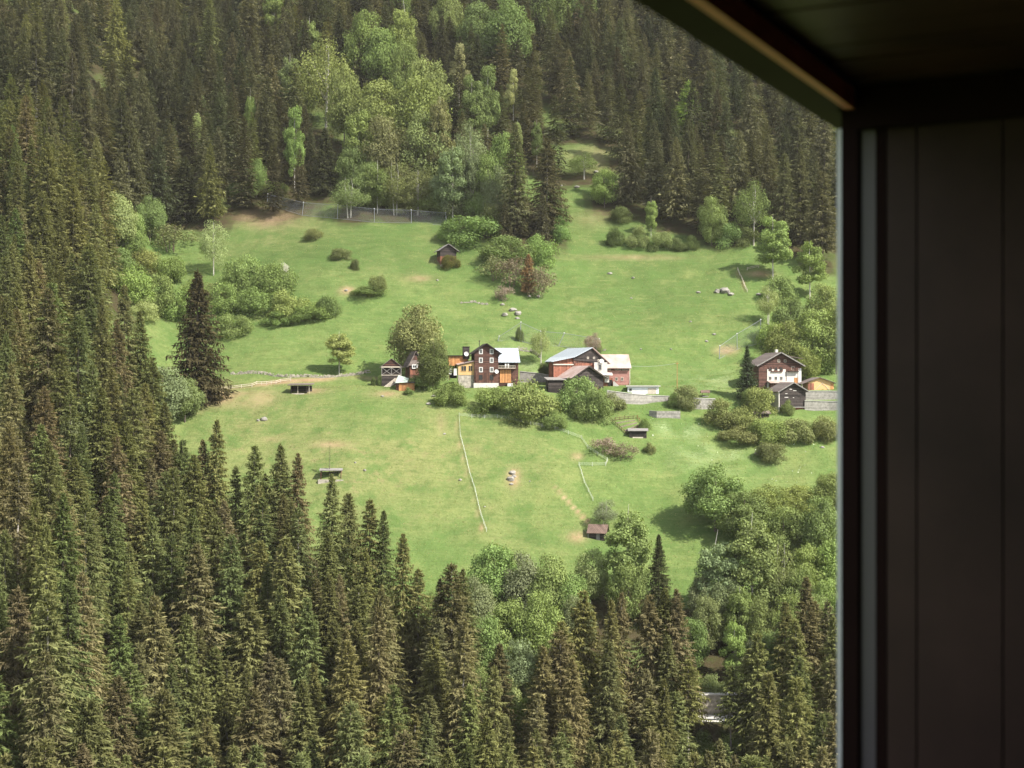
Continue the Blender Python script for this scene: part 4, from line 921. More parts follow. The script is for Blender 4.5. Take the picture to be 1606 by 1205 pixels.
# --- laundry under the porch: white cloths hang from a line of their own
ln = empty('clothes_line', ((711 - CX) * .197, 432.5, (CY - 590) * .197), 0, 'clothes line with white washing outside the porch of the brown house', 'clothes line')
MB().bar((-1.6, 0, -1.5), (-1.6, 0, 2.4), .05).build('post', M_PALEWOOD, ln); MB().bar((1.6, 0, -1.5), (1.6, 0, 2.4), .05).build('post', M_PALEWOOD, ln)
MB().bar((-1.6, 0, 2.3), (1.6, 0, 2.3), .015, n=4).build('line', M_WIRE, ln)
for x0, x1, z0 in ((-1.3, -.6, .5), (.2, 1.1, .2)): MB().add([(x0, .02, 2.28), (x1, .02, 2.28), (x1 + .05, .1, z0), (x0 - .05, -.06, z0)], [(0, 1, 2, 3)]).box(x0, x1, -.01, .03, 2.2, 2.31).build('cloth', M_WHITE, ln)

# --- the big barn-house with the silver roof and the red wing
h = Bld('barn_house', 927, 606, 441, 0, 'big farm barn with silver curved roof, dark gable and faded red side wing', 'farmhouse')
ph = math.radians(27)
def P27(b): return turn(b, ph)
w = MB().add([(-6.3, 0, -2), (6.3, 0, -2), (6.3, 0, 7.1), (0, 0, 12.0), (-6.3, 0, 9.0), (-6.3, 14, -2), (6.3, 14, -2), (6.3, 14, 7.1), (0, 14, 12.0), (-6.3, 14, 9.0)],
             [(0, 1, 2, 3, 4), (9, 8, 7, 6, 5), (0, 4, 9, 5), (1, 6, 7, 2), (2, 7, 8, 3), (3, 8, 9, 4), (0, 5, 6, 1)])
h.part('wall', P27(w), M_BROWNV)
h.part('gable_boards', P27(MB().add([(-6.5, -.25, 8.2), (6.5, -.25, 6.7), (6.5, -.25, 7.0), (0, -.25, 11.9), (-6.5, -.25, 8.9), (-6.5, -.02, 8.2), (6.5, -.02, 6.7), (6.5, -.02, 7.0), (0, -.02, 11.9), (-6.5, -.02, 8.9)],
       [(0, 1, 2, 3, 4), (9, 8, 7, 6, 5), (0, 4, 9, 5), (1, 6, 7, 2), (2, 7, 8, 3), (3, 8, 9, 4), (0, 5, 6, 1)])), M_BLACKWOOD)
r = MB().slab((0, -1.0, 12.05), (-6.4, -1.0, 9.05), (-6.4, 15, 9.05), (0, 15, 12.05), .2).slab((-6.4, -1.0, 9.05), (-14.6, -1.0, 7.5), (-14.6, 3.5, 7.5), (-6.4, 15, 9.05), .2)
h.part('roof', P27(r), M_METAL)
h.part('roof_right', P27(MB().slab((0, -1.0, 12.06), (7.2, -1.0, 6.5), (7.2, 15, 6.5), (0, 15, 12.06), .2)), M_TANROOF)
h.part('lean_to', P27(MB().add([(-13.4, .3, 1), (-6.32, .3, 1), (-6.32, .3, 8.9), (-13.4, .3, 7.6), (-13.4, 3.2, 1), (-6.32, 9, 1), (-6.32, 9, 8.9), (-13.4, 3.2, 7.6)],
       [(0, 1, 2, 3), (7, 6, 5, 4), (0, 3, 7, 4), (3, 2, 6, 7), (1, 5, 6, 2), (0, 4, 5, 1)])), M_REDWOOD)
h.part('lean_to_beam', P27(MB().box(-13.6, -6.4, -.1, .28, 6.6, 6.95)), M_PALEWOOD)
h.part('upper_cladding', P27(MB().box(-6.0, 1.0, -.14, -.01, 3.5, 7.2)), M_REDWOOD)
for x in (-1.3, .9, 2.6): h.window(x, 8.9 if x < 2 else 8.1, .5, .45, -.25, M_PALEWOOD, .1, ph)
# white plastered stair tower and red wing
h.part('plaster_block', MB().box(.9, 5.0, -1.6, 4, 3.6, 7.5), M_PLASTER)
h.window(2.7, 5.9, .9, 1.5, -1.6, M_GREYPLASTER, .12)
h.part('porch_roof', MB().slab((2.6, -2.6, 3.5), (6.6, -2.6, 3.3), (6.6, 0, 4.1), (2.6, 0, 4.3), .14), M_CONCRETE)
h.part('porch_wall', MB().box(4.2, 5.6, -1.2, 3, 1.2, 3.3), M_PLASTER)
h.part('satellite_dish', MB().disc_dish((3.3, -1.9, 7.9), .72, (.2, -1, .25)).bar((3.3, -1.7, 7.9), (3.3, -1.2, 7.2), .06), M_WHITE)
h.part('entrance', MB().box(3.6, 6.8, -.6, 1.5, -1, 2.6), M_REDWOOD)
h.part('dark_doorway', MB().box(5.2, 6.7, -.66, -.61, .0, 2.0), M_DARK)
p5 = math.radians(5)
h.part('red_wing_wall', turn(MB().gable(5.3, 12.3, 1.6, 10, -1.5, 6.4, 10.0, 'x'), p5, 5, 1), M_RED)
h.part('red_wing_roof', turn(MB().roof(2.6, 12.3, 1.6, 10, 6.4, 10.0, 'x', ov=1.0, th=.16, ovg=.5), p5, 5, 1), M_TANROOF)
h.part('wing_eave_shadow_board', turn(MB().box(5.3, 12.35, 1.52, 1.595, 4.95, 6.3), p5, 5, 1), M_BROWNV)  # brown band along the wing top, standing in for eave shade
for x in (5.9, 8.1, 9.2, 10.4, 11.5): h.window(x, 5.5, .62, .72, 1.52, M_PALEWOOD, .1, p5, 5, 1)
for x in (8.2, 10.0): h.window(x, 2.3, .6, .9, 1.6, M_PALEWOOD, .1, p5, 5, 1)
h.part('corner_board', turn(MB().box(12.32, 12.55, 1.5, 1.8, -1.2, 6.2), p5, 5, 1), M_PALEWOOD)
st = MB()
for i in range(8): st.box(6.9 + i * .35, 7.3 + i * .35, -1.2, .4, -2.0, 1.5 - i * .3)
h.part('stair', st, M_CONCRETE)
h.part('terrace_rail', MB().box(2.5, 13.5, -2.4, -2.3, -1.2, -1.08).box(2.5, 13.5, -2.4, -2.3, -.5, -.38), M_WHITE)

# --- log barn in front
h = Bld('log_barn', 922, 618, 431, math.radians(28), 'dark log barn with pink-tan roof in front of the big silver-roofed barn', 'barn')
h.part('wall', MB().gable(-5.6, 5.6, 0, 9, -3, 5.2, 8.5), M_BLACKWOOD)
h.part('roof', MB().roof(-5.6, 5.6, 0, 9, 5.2, 8.5, ov=.9, th=.2, ovg=1.0), M_TANROOF)
h.part('barge_board', MB().slab((-6.5, -1.05, 4.45), (0, -1.05, 8.35), (0, -1.02, 8.35), (-6.5, -1.02, 4.45), .34).slab((0, -1.05, 8.35), (6.5, -1.05, 4.45), (6.5, -1.02, 4.45), (0, -1.02, 8.35), .34), M_BLACKWOOD)
h.window(1.0, 3.4, .9, .55, 0, M_GREYROOF, .12); h.window(-1.2, 3.2, .7, .5, 0, M_GREYROOF, .1)
h.part('plinth', MB().box(-5.5, 5.65, -.1, 8.9, -4, -.3), M_WALLSTONE)
h.part('door', MB().box(2.6, 3.7, -.06, -.003, .2, 2.2), M_BROWNV)

h = Bld('lean_to_shed', 873, 609, 429, math.radians(10), 'low shed with flat grey roof half hidden beside the log barn', 'shed')
h.part('wall', MB().box(-2.6, 2.6, 0, 4, -2, 2.5), M_BLACKWOOD)
h.part('roof', MB().slab((-3.1, -.6, 2.45), (3.1, -.6, 2.45), (3.1, 4.6, 3.2), (-3.1, 4.6, 3.2), .16), M_GREYROOF)

h = Bld('garage', 1009, 619, at(1009, 619)[1] + .6, math.radians(-2), 'long low white garage with flat pale roof and tan door', 'garage')
h.part('wall', MB().box(-4.8, 4.7, 0, 5, -2, 2.45), mat('garage_white', (0.66, 0.66, 0.65), 0.7, 0.08, 0.8))
h.part('roof', MB().box(-5.3, 5.2, -.6, 5.5, 2.46, 2.75), M_CONCRETE)
h.part('door', MB().box(1.4, 3.9, -.08, -.003, 0, 2.0), M_PALEWOOD)
h.part('white_board', MB().box(-3.6, .6, -1.6, -1.5, -.3, 1.3), M_WHITE)
h.window(-3.9, 1.5, .7, .6, 0, M_GREYROOF, .08)

# --- chalet at the right
h = Bld('chalet', 1223, 604, 437, math.radians(11), 'wide-roofed chalet with dark timber gable over whitewashed walls', 'chalet')
h.part('wall', MB().gable(-6.9, 6.9, 0, 11, -3, 6.3, 10.0), M_DARKWOOD)
h.part('roof', MB().roof(-6.9, 6.9, 0, 11, 6.3, 10.0, ov=1.0, th=.22, ovg=1.2), M_SHINGLE)
h.part('barge_board', MB().slab((-7.9, -1.28, 5.68), (0, -1.28, 9.95), (0, -1.22, 9.95), (-7.9, -1.22, 5.68), .3).slab((0, -1.28, 9.95), (7.9, -1.28, 5.68), (7.9, -1.22, 5.68), (0, -1.22, 9.95), .3), M_GREYROOF)
h.part('plaster_wall', MB().box(-4.2, 1.9, -.12, .05, -1, 4.9), M_PLASTER)
for x in (-3.2, -1.35, .45):
    h.window(x, 5.0, .75, .95, -.12, M_BROWNV, .16); h.window(x, 2.1, .75, .95, -.12, M_GREYPLASTER, .06)
for x in (-.35, 1.75): h.window(x, 7.5, .6, .7, 0, M_PALEWOOD, .1)
h.part('flower_box', MB().box(-3.0, .8, -.5, -.13, 4.05, 4.35), M_BROWNV)
h.part('grey_wall', MB().box(2.2, 6.0, -.1, .05, -2, 4.1), M_GREYPLASTER)
bal = h.part('balcony', MB().box(2.6, 6.0, -1.1, -.02, 4.1, 4.3), M_BLACKWOOD)
rl = MB().box(2.6, 6.0, -1.1, -1.0, 5.2, 5.35)
for i in range(9): rl.box(2.65 + i * .4, 2.85 + i * .4, -1.08, -1.02, 4.3, 5.2)
h.part('railing', rl, M_BROWNV, bal)
h.window(4.3, 5.2, .9, 1.0, 0, M_PALEWOOD, .1)
h.part('corner_pier', MB().box(6.02, 7.0, -.3, 1.5, -3, 5.2), M_WHITE)
h.part('door', MB().box(4.7, 5.8, -.17, -.105, -.2, 2.3), M_ORANGE)
h.part('awning', MB().slab((-4.2, -2.6, .55), (2.7, -2.6, .55), (2.7, -.13, 1.15), (-4.2, -.13, 1.15), .14), M_TANROOF)
h.part('lower_front', MB().box(-3.6, 2.2, -1.8, -.15, -4.5, .5), M_BROWNV)
h.part('rear_roof', MB().slab((2.5, 4.5, 9.4), (9.4, 4.5, 8.2), (9.4, 8.5, 8.5), (2.5, 8.5, 9.7), .2), M_SHINGLE)
h.part('chimney', MB().box(1.0, 1.8, 6, 6.8, 8.5, 11.2), M_GREYPLASTER)

g = at(1243, 648)
h = Bld('timber_barn', 1243, 648, g[1] + 2.0, math.radians(15), 'weathered black log barn on a red brick base below the chalet', 'barn')
h.part('base', MB().box(-3.4, 4.0, .3, 7, -2, 2.0), M_REDWOOD)
h.part('wall', MB().gable(-4.2, 4.3, 0, 7.5, 1.9, 6.7, 9.0), M_BLACKWOOD)
h.part('roof', MB().roof(-4.2, 4.3, 0, 7.5, 6.7, 9.0, ov=.9, th=.2, ovg=.9), M_SHINGLE)
h.part('barge_board', MB().slab((-5.1, -.98, 6.12), (.05, -.98, 8.95), (.05, -.92, 8.95), (-5.1, -.92, 6.12), .26).slab((.05, -.98, 8.95), (5.2, -.98, 6.12), (5.2, -.92, 6.12), (.05, -.92, 8.95), .26), M_GREYROOF)
h.part('side_wall', MB().box(-4.5, -4.21, 0, 7.0, -1, 6.2), M_PLASTER)
h.part('joist', MB().box(-4.3, 4.4, -.35, 0, 1.6, 1.88), M_GREYROOF)
for z, x0, x1 in ((7.0, -1.0, -.2), (6.6, .2, 1.3), (4.6, -2.6, -1.4), (4.5, .1, .5), (5.7, -2.4, -1.7)): h.part('gap_board', MB().box(x0, x1, -.05, -.003, z, z + .18), M_GREYPLASTER)
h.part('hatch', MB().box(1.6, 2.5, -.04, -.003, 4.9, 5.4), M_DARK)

h = Bld('orange_barn', 1287, 613, 433, math.radians(6), 'small barn of fresh orange boards standing on the grey retaining wall', 'barn')
h.part('wall', MB().gable(-4.0, 4.2, 0, 6, -.6, 2.5, 4.0, xr=-.4), M_YELLOW)
h.part('roof', MB().slab((-.4, -.7, 4.03), (-6.2, -.7, 2.0), (-6.2, 6.6, 2.0), (-.4, 6.6, 4.03), .14).slab((-.4, -.7, 4.03), (4.9, -.7, 2.2), (4.9, 6.6, 2.2), (-.4, 6.6, 4.03), .14), M_SHINGLE)
for x in (-3.6, -2.6): h.part('door', MB().box(x - .45, x + .45, -.08, -.003, 0, 2.3), M_REDWOOD)
h.part('door', MB().box(3.2, 4.0, -.08, -.003, 0, 2.2), M_ORANGE)
br = MB()
for a, b_ in (((-1.8, .2), (.6, 2.4)), ((2.8, .2), (.4, 2.4))): br.bar((a[0], -.04, a[1]), (b_[0], -.04, b_[1]), .07, n=4)
h.part('brace', br, M_PALEWOOD)
h.part('side_post', MB().box(-5.9, -5.7, 0, .2, -.6, 2.0), M_PALEWOOD)

# --- small huts left of the brown house
g = at(614, 606)
h = Bld('braced_barn', 614, 606, g[1] + .6, math.radians(5), 'dark two-storey hay barn with X-braced open gallery and plank ramp', 'barn')
h.part('wall', MB().gable(-3.0, 3.0, .9, 6, -1.5, 6.1, 8.4), M_BLACKWOOD)
h.part('lower_wall', MB().box(-3.0, 3.0, 0, .88, -1.5, 3.3), M_BLACKWOOD)
h.part('roof', MB().roof(-3.0, 3.0, 0, 6, 6.1, 8.4, ov=.6, th=.16, ovg=.3), M_SHINGLE)
h.part('gable_front', MB().add([(-2.9, .02, 6.1), (2.9, .02, 6.1), (0, .02, 8.3), (-2.9, .2, 6.1), (2.9, .2, 6.1), (0, .2, 8.3)], [(0, 1, 2), (5, 4, 3), (0, 3, 4, 1), (1, 4, 5, 2), (2, 5, 3, 0)]), M_DARKWOOD)
h.part('beam', MB().box(-3.2, 3.2, -.12, .02, 5.75, 6.08), M_PALEWOOD)
h.part('gallery_floor', MB().box(-3.1, 3.1, -.1, .9, 3.32, 3.5), M_PALEWOOD)
for x0, x1 in ((-2.8, -.1), (.1, 2.8)):
    h.part('brace', MB().bar((x0, -.03, 3.6), (x1, -.03, 5.6), .08, n=4).bar((x0, -.03, 5.6), (x1, -.03, 3.6), .08, n=4), M_GREYROOF)
for x in (-2.95, 0, 2.95): h.part('post', MB().box(x - .1, x + .1, -.1, .08, 3.5, 5.75), M_GREYROOF)
rp = MB()
for i in range(5): rp.bar((-2.2 + i * .45, -2.8 + .1 * i, -.2), (1.2 + i * .45, -.3, 2.5), .1, n=4)
h.part('ramp', rp, M_PALEWOOD)

h = Bld('pointed_hut', 652, 600, 443, math.radians(24), 'little hut with steep pointed grey roof and white window among leaves', 'hut')
h.part('wall', MB().gable(-2.0, 2.0, 0, 4, -1, 6.0, 8.6), M_BROWNV)
h.part('roof', MB().roof(-2.0, 2.0, 0, 4, 6.2, 9.8, ov=.8, th=.15, ovg=.5), M_SHINGLE)
h.part('roof_front', MB().add([(-2.7, -.4, 5.3), (2.7, -.4, 5.3), (0, .6, 9.7)], [(0, 1, 2)]).add([(-2.7, -.3, 5.3), (2.7, -.3, 5.3), (0, .7, 9.7)], [(2, 1, 0)]), M_SHINGLE)
h.window(-.5, 5.0, 1.3, .8, -.42, M_WHITE, .25)
h.part('red_panel', MB().box(-1.9, .8, -.1, -.003, 2.4, 4.2), M_REDWOOD)

g = at(638, 614)
h = Bld('orange_shed', 638, 614, g[1] + .3, math.radians(3), 'low shed of orange boards with pale green tarpaulin on its roof', 'shed')
h.part('wall', MB().box(-2.4, 2.3, 0, 3, -.8, 2.5), M_ORANGE)
h.part('side_wall', MB().box(-3.3, -2.41, .5, 3, -.8, 2.2), M_BROWNV)
h.part('roof', MB().slab((-2.8, -.4, 2.5), (2.6, -.4, 2.5), (2.6, 3.4, 3.8), (-2.8, 3.4, 3.8), .14), M_BLACKWOOD)
h.part('tarpaulin', MB().slab((-3.5, -.5, 2.5), (.2, -.45, 2.72), (.6, 3.2, 3.98), (-2.6, 3.2, 4.9), .06), M_TARP)
h.part('door_batten', MB().box(-1.3, -1.2, -.05, -.003, 0, 2.4).box(1.2, 1.3, -.05, -.003, 0, 2.4), M_BROWNV)

# --- huts and shelters in the meadows
g = at(703, 417)
h = Bld('hillside_hut', 703, 417, g[1] + .5, math.radians(16), 'lone dark hay hut with pale roof edges high on the meadow', 'hut')
h.part('wall', MB().gable(-3.1, 3.1, 0, 5.5, 3.6, 5.9, 8.0), M_BLACKWOOD)
h.part('lower_wall', MB().box(-3.0, 3.0, .15, 5.4, -1.5, 3.6), M_REDWOOD)
h.part('roof', MB().roof(-3.1, 3.1, 0, 5.5, 5.9, 8.0, ov=.9, th=.18, ovg=1.0), M_GREYROOF)
h.part('corner_stone', MB().box(-2.9, -1.8, -.3, .2, -1.3, .5), M_CONCRETE)
h.part('door', MB().box(-.8, .6, .08, .147, .2, 2.6), M_ORANGE)

g = at(471, 619)
h = Bld('open_shelter', 471, 619, g[1] + .4, math.radians(-6), 'open-fronted animal shelter with flat dark roof on the path meadow', 'shelter')
h.part('back_wall', MB().box(-2.9, 2.9, 2.8, 3.0, -1, 2.7), M_BLACKWOOD)
h.part('side_wall', MB().box(-3.1, -2.91, .2, 3.0, -1, 2.7), M_BLACKWOOD)
h.part('side_wall', MB().box(1.6, 1.8, .4, 2.79, -1, 2.7), M_BLACKWOOD)
h.part('roof', MB().slab((-3.9, -.7, 2.75), (3.5, -.7, 2.85), (3.5, 3.6, 3.3), (-3.9, 3.6, 3.2), .18), M_SHINGLE)
for x in (-.8, 2.7): h.part('post', MB().bar((x, .1, -.5), (x, .1, 2.75), .09), M_PALEWOOD)
h.part('manger', MB().box(-2.6, 1.2, -.2, .3, -.4, .35), M_PALEWOOD)

g = at(519, 752)
h = Bld('timber_shelter', 519, 752, g[1] + .3, math.radians(4), 'open timber frame shelter with grey beam roof behind the spruce tips', 'shelter')
h.part('roof', MB().slab((-3.1, -.4, 2.3), (3.1, -.4, 2.3), (3.1, 2.4, 2.65), (-3.1, 2.4, 2.65), .22), M_GREYROOF)
for x in (-2.7, 2.7):
    for y in (-.1, 2.0): h.part('post', MB().bar((x, y, -.6), (x, y, 2.3), .13), M_BROWNV)
h.part('back_rail', MB().box(-2.7, 2.7, 2.0, 2.1, .9, 1.1).box(-2.7, 2.7, 2.0, 2.1, 1.7, 1.9), M_BROWNV)
h.part('ground_slab', MB().box(-3.4, 3.4, -1.2, 2.5, -1.5, -.05), M_WALLSTONE)

g = at(934, 848)
h = Bld('red_roofed_hut', 934, 848, g[1] + .4, math.radians(-14), 'small dark hut with red-brown roof at the foot of the meadow', 'hut')
h.part('wall', MB().gable(-1.6, 2.4, 0, 3.4, -1, 2.3, 3.5, 'x'), M_BLACKWOOD)
h.part('roof', MB().roof(-1.7, 2.5, 0, 3.4, 2.35, 3.9, 'x', ov=.6, th=.14, ovg=.5), M_REDROOF)
h.part('door', MB().box(.2, 1.1, -.07, -.003, 0, 1.8), M_GREYROOF)
h.part('post', MB().bar((-1.9, -.2, -.6), (-1.9, -.2, 2.3), .09), M_GREYROOF)
h.part('post', MB().bar((-2.4, 2.2, -.6), (-2.0, 2.2, 2.4), .09), M_GREYROOF)

g = at(1001, 688)
h = Bld('dark_shed', 1001, 688, g[1] + .3, math.radians(-4), 'low dark shed with pale flat roof beside the garden plot', 'shed')
h.part('wall', MB().box(-2.5, 2.4, 0, 3, -1, 2.1), M_BLACKWOOD)
h.part('roof', MB().slab((-3.0, -.5, 2.12), (2.9, -.5, 2.12), (2.9, 3.4, 2.7), (-3.0, 3.4, 2.7), .16), M_GREYROOF)
h.part('board', MB().box(-1.6, 1.4, -.12, -.003, .1, .45), M_PALEWOOD)
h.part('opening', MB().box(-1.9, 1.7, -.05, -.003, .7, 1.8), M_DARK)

P = [at(*q) for q in ((958,661),(1000,657),(1008,668),(982,682))]
root = empty('garden_plot', P[0], 0, 'fenced garden plot with bare beds on the slope beside the dark shed', 'garden plot')
Pl = [Vector(p - P[0]) for p in P]
for i in range(4):
    a, c_ = Pl[i], Pl[(i + 1) % 4]; n = max(3, int((c_ - a).length / 1.2)); b = MB()
    b.bar(a + Vector((0, 0, .9)), c_ + Vector((0, 0, .9)), .06, n=4).bar(a + Vector((0, 0, .35)), c_ + Vector((0, 0, .35)), .06, n=4); b.build('rail', M_BROWNV, root)
    for j in range(n): q = a.lerp(c_, j / n); MB().bar(q - Vector((0, 0, .4)), q + Vector((0, 0, 1.1)), .07, n=5).build('post', M_ORANGE if i == 1 else M_BROWNV, root)
for t in (.2, .5, .8):
    a = Pl[0].lerp(Pl[3], t); c_ = Pl[1].lerp(Pl[2], t); a2 = a.lerp(c_, .1); c2 = a.lerp(c_, .85)
    MB().bar(a2 + Vector((0, 0, .05)), c2 + Vector((0, 0, .0)), .3, n=6).build('bed', M_BARK if t < .7 else M_SHINGLE, root)

g = at(1195, 656)
h = Bld('little_shed', 1195, 656, g[1], math.radians(8), 'tiny shed with brownish pitched roof peeping from bushes below the chalet', 'shed')
h.part('wall', MB().gable(-2.2, 2.2, 0, 3, -1, 1.4, 2.0, 'x'), M_BLACKWOOD)
h.part('roof', MB().roof(-2.2, 2.2, 0, 3, 1.45, 2.1, 'x', ov=.5, th=.14, ovg=.5), M_SHINGLE)

g = at(1106, 624)
h = Bld('roofed_stand', 1106, 624, g[1] + .4, 0, 'little red-brown-roofed wooden stand on the terrace wall', 'stand')
h.part('roof', MB().roof(-1.1, 1.1, -.6, .6, 1.7, 2.2, 'x', ov=.3, th=.1), M_REDROOF)
for x in (-.9, .9): h.part('post', MB().bar((x, 0, -.8), (x, 0, 1.75), .08), M_BROWNV)
h.part('shelf', MB().box(-.9, .9, -.4, .4, .4, .5), M_WHITE)

g = at(843, 19)
h = Bld('upper_hut', 843, 19, g[1], math.radians(20), 'tiny dark hut at the very top of the green clearing', 'hut')
h.part('wall', MB().gable(-2.6, 2.6, 0, 4, -1.5, 3.5, 5.5), M_BLACKWOOD)
h.part('roof', MB().roof(-2.6, 2.6, 0, 4, 3.5, 5.5, ov=.7, th=.16), M_SHINGLE)
h.part('post', MB().bar((-2.9, -1, -1), (-2.4, -.6, 4), .16), M_PALEWOOD); h.part('post', MB().bar((-2.0, -1, -1), (-1.8, -.6, 4), .16), M_PALEWOOD)

# --- poles and wire
def pole(px, py, top, label, mt, r=.1):
    p = at(px, py); hh = (py - top) * p[1] / F
    root = empty('utility_pole', p, 0, label, 'pole')
    MB().bar((0, 0, -.6), (0, 0, hh), r, r * .75, 8).build('shaft', mt, root); MB().box(-.5, .5, -.06, .06, hh - .5, hh - .38).build('crossarm', mt, root)
    return Vector(p) + Vector((0, 0, hh - .4))
a = pole(1062, 612, 568, 'thin reddish wooden utility pole behind the olive terrace bush', M_ORANGE)
pole(935, 560, 530, 'grey pole rising behind the big barn roof', M_WIRE, .09)
b_ = Vector(((988 - CX) * 441 / F, 444, (CY - 574) * 441 / F)); o_ = a.copy()
w = MB(); q0 = a - o_
for i in range(1, 9):
    q1 = a.lerp(b_, i / 8) - o_ - Vector((0, 0, math.sin(math.pi * i / 8) * .5)); w.bar(q0, q1, .045, n=4); q0 = q1
o = w.build('overhead_wire', M_TAPE); o.location = o_; tag(o, 'pale overhead wire from the pink wing roof to the utility pole', 'wire')

# --- valley road with its wall, seen between the lowest trunks
xr = np.arange(8, 190, 4.0)
V = np.concatenate([np.stack([xr, 0 * xr + ROAD_Y - 3.0, 0 * xr + ROAD_Z + .05], 1), np.stack([xr, 0 * xr + ROAD_Y + 3.4, 0 * xr + ROAD_Z + .05], 1)]); n = len(xr); i = np.arange(n - 1)
o = bpy.data.objects.new('road', np_mesh('road', V, np.stack([i, i + 1, n + i + 1, n + i], 1), M_CONCRETE)); COL.objects.link(o); tag(o, 'narrow pale valley road under the wooded bank', None, None, 'structure')
root = empty('road_wall', (100, ROAD_Y + 3.6, ROAD_Z), 0, 'grey rock-faced retaining wall beside the valley road at the lowest trunks', 'retaining wall')
MB().box(-85, 80, 0, 1.6, -1, 4.2).build('masonry', M_WALLSTONE, root); MB().box(-85, 80, -.15, 1.7, 4.203, 4.45).build('coping', M_CONCRETE, root)
root = empty('guard_rail', (100, ROAD_Y - 3.4, ROAD_Z), 0, 'low guard rail along the valley side of the pale road', 'guard rail')
MB().box(-85, 80, -.06, .06, .55, .85).build('rail', M_WIRE, root)
for i in range(28): MB().box(-84 + i * 6, -83.85 + i * 6, .07, .2, -.8, .85).build('post', M_WIRE, root)

# ================================================================== THE ROOM WE LOOK OUT OF
dv = Vector((0.46, 0.888, 0)).normalized(); nv = Vector((dv.y, -dv.x, 0)); C0 = Vector((0.611, 2.6, 0))
RM = Matrix(((dv.x, nv.x, 0, C0.x), (dv.y, nv.y, 0, C0.y), (0, 0, 1, 0), (0, 0, 0, 1)))     # local: x along the window wall away from us, y into the room, z up
M_ROOMWOOD = mat('dark_stained_boards', (0.056, 0.031, 0.026), 0.5, 0.3, 3.0, spec=0.3)
M_CEIL = mat('dark_ceiling_boards', (0.090, 0.040, 0.033), 0.42, 0.5, 2.2, spec=0.4)
M_FRAME = mat('dark_window_frame', (0.020, 0.0095, 0.0085), 0.6, 0.2, 3.0, spec=0.06)
M_TRIM = mat('tan_wood_moulding', (0.85, 0.33, 0.26), 0.5, 0.15, 4.0)
M_ALU = mat('pale_grey_metal', (0.93, 0.94, 0.97), 0.4, 0.05, 2.0, spec=0.5)
M_LITJAMB = mat('daylit_jamb_grey', (0.15, 0.13, 0.145), 0.35, 0.08, 2.0, spec=0.5)  # lighter grey for the daylight that a jamb face catches
def room(b, name, m, parent=None):
    o = b.build(name, m, parent)
    if parent is None: o.matrix_world = RM
    return o
FZ, CZ = -1.55, 0.545
def shell(b, name, m):
    o = room(b, name, m); o['kind'] = 'structure'; return o
# ceiling of real boards running across the room
cb = MB(); gg = np.random.default_rng(5); x = -4.3
while x < 0.3:
    wv_ = gg.uniform(.10, .15); cb.box(x, x + wv_ - .006, .0325, 3.6, CZ + gg.uniform(0, .006), CZ + .03); x += wv_
shell(cb, 'ceiling', M_CEIL); shell(MB().box(-4.4, .5, -.02, 3.7, CZ + .031, CZ + .2), 'roof_deck', M_FRAME)
shell(MB().box(-4.4, .5, -.25, 3.7, FZ - .15, FZ), 'floor', M_ROOMWOOD)
sw = MB(); ys_ = [0.082, 0.136, 0.285, 0.44, 0.60, 0.76, 0.92, 1.08, 1.4, 1.8, 2.2, 2.6, 3.0, 3.6]
for a0, a1_ in zip(ys_[:-1], ys_[1:]): sw.box(0, .02, a0 + .0017, a1_ - .0017, FZ + .002, CZ - .002)
sw.box(.021, .12, -.005, 3.6, FZ + .002, CZ - .002)
shell(sw, 'side_wall', M_ROOMWOOD); shell(MB().box(-.03, -.0025, .0332, 3.59, .466, CZ - .003), 'wall_cornice', M_FRAME)
shell(MB().box(-4.4, .12, 3.6, 3.72, FZ, CZ), 'inner_wall', M_ROOMWOOD); shell(MB().box(-4.4, -4.28, -.2, 3.6, FZ, CZ), 'rear_wall', M_ROOMWOOD)
shell(MB().box(-4.28, .12, -.2, -.02, FZ, -.82).box(-4.28, -2.55, -.2, -.02, -.82, CZ).box(-2.55, .12, -.049, -.0455, .541, CZ + .03), 'window_wall', M_ROOMWOOD)
hg = float(H(0.0, 0.0)) - 3
shell(MB().box(-4.4, .5, -.25, 3.7, hg, FZ - .151), 'house_base', M_GREYPLASTER)
# the window itself
wroot = empty('window', (0, 0, 0), 0, 'dark-framed window opening at the side of the dim timber room', 'window'); wroot.matrix_world = RM
MB().box(-2.55, -.0335, -.05, .0142, .503, .54).box(-.0335, .4, -.05, -.0012, .503, .54).build('head_frame', M_FRAME, wroot)
MB().box(-2.55, -.032, .0147, .032, .5015, .54).build('head_moulding', M_TRIM, wroot)
MB().box(-2.55, -.002, -.045, .0318, .5405, CZ + .03).build('head_packer', M_FRAME, wroot)
MB().box(-.004, .018, .0005, .031, -.80, .502).build('jamb_frame', M_FRAME, wroot)
MB().box(.002, .0195, .0315, .036, -.80, .50).box(.002, .0195, .062, .0665, -.80, .50).build('jamb_bead', M_FRAME, wroot)
MB().box(.004, .0195, .0365, .0615, -.80, .47).build('daylit_jamb_strip', M_LITJAMB, wroot)  # jamb face coloured lighter, standing for caught daylight
MB().box(.002, .0195, .067, .081, -.80, .50).build('jamb_cover', M_FRAME, wroot)
MB().box(.004, .022, -.0095, -.0005, -.80, .474).build('outer_rail', M_ALU, wroot)
MB().box(-2.55, .02, -.10, .05, -.82, -.80).build('sill', M_ROOMWOOD, wroot)
MB().box(-2.55, -2.50, -.03, .03, -.80, .461).build('near_jamb', M_FRAME, wroot)

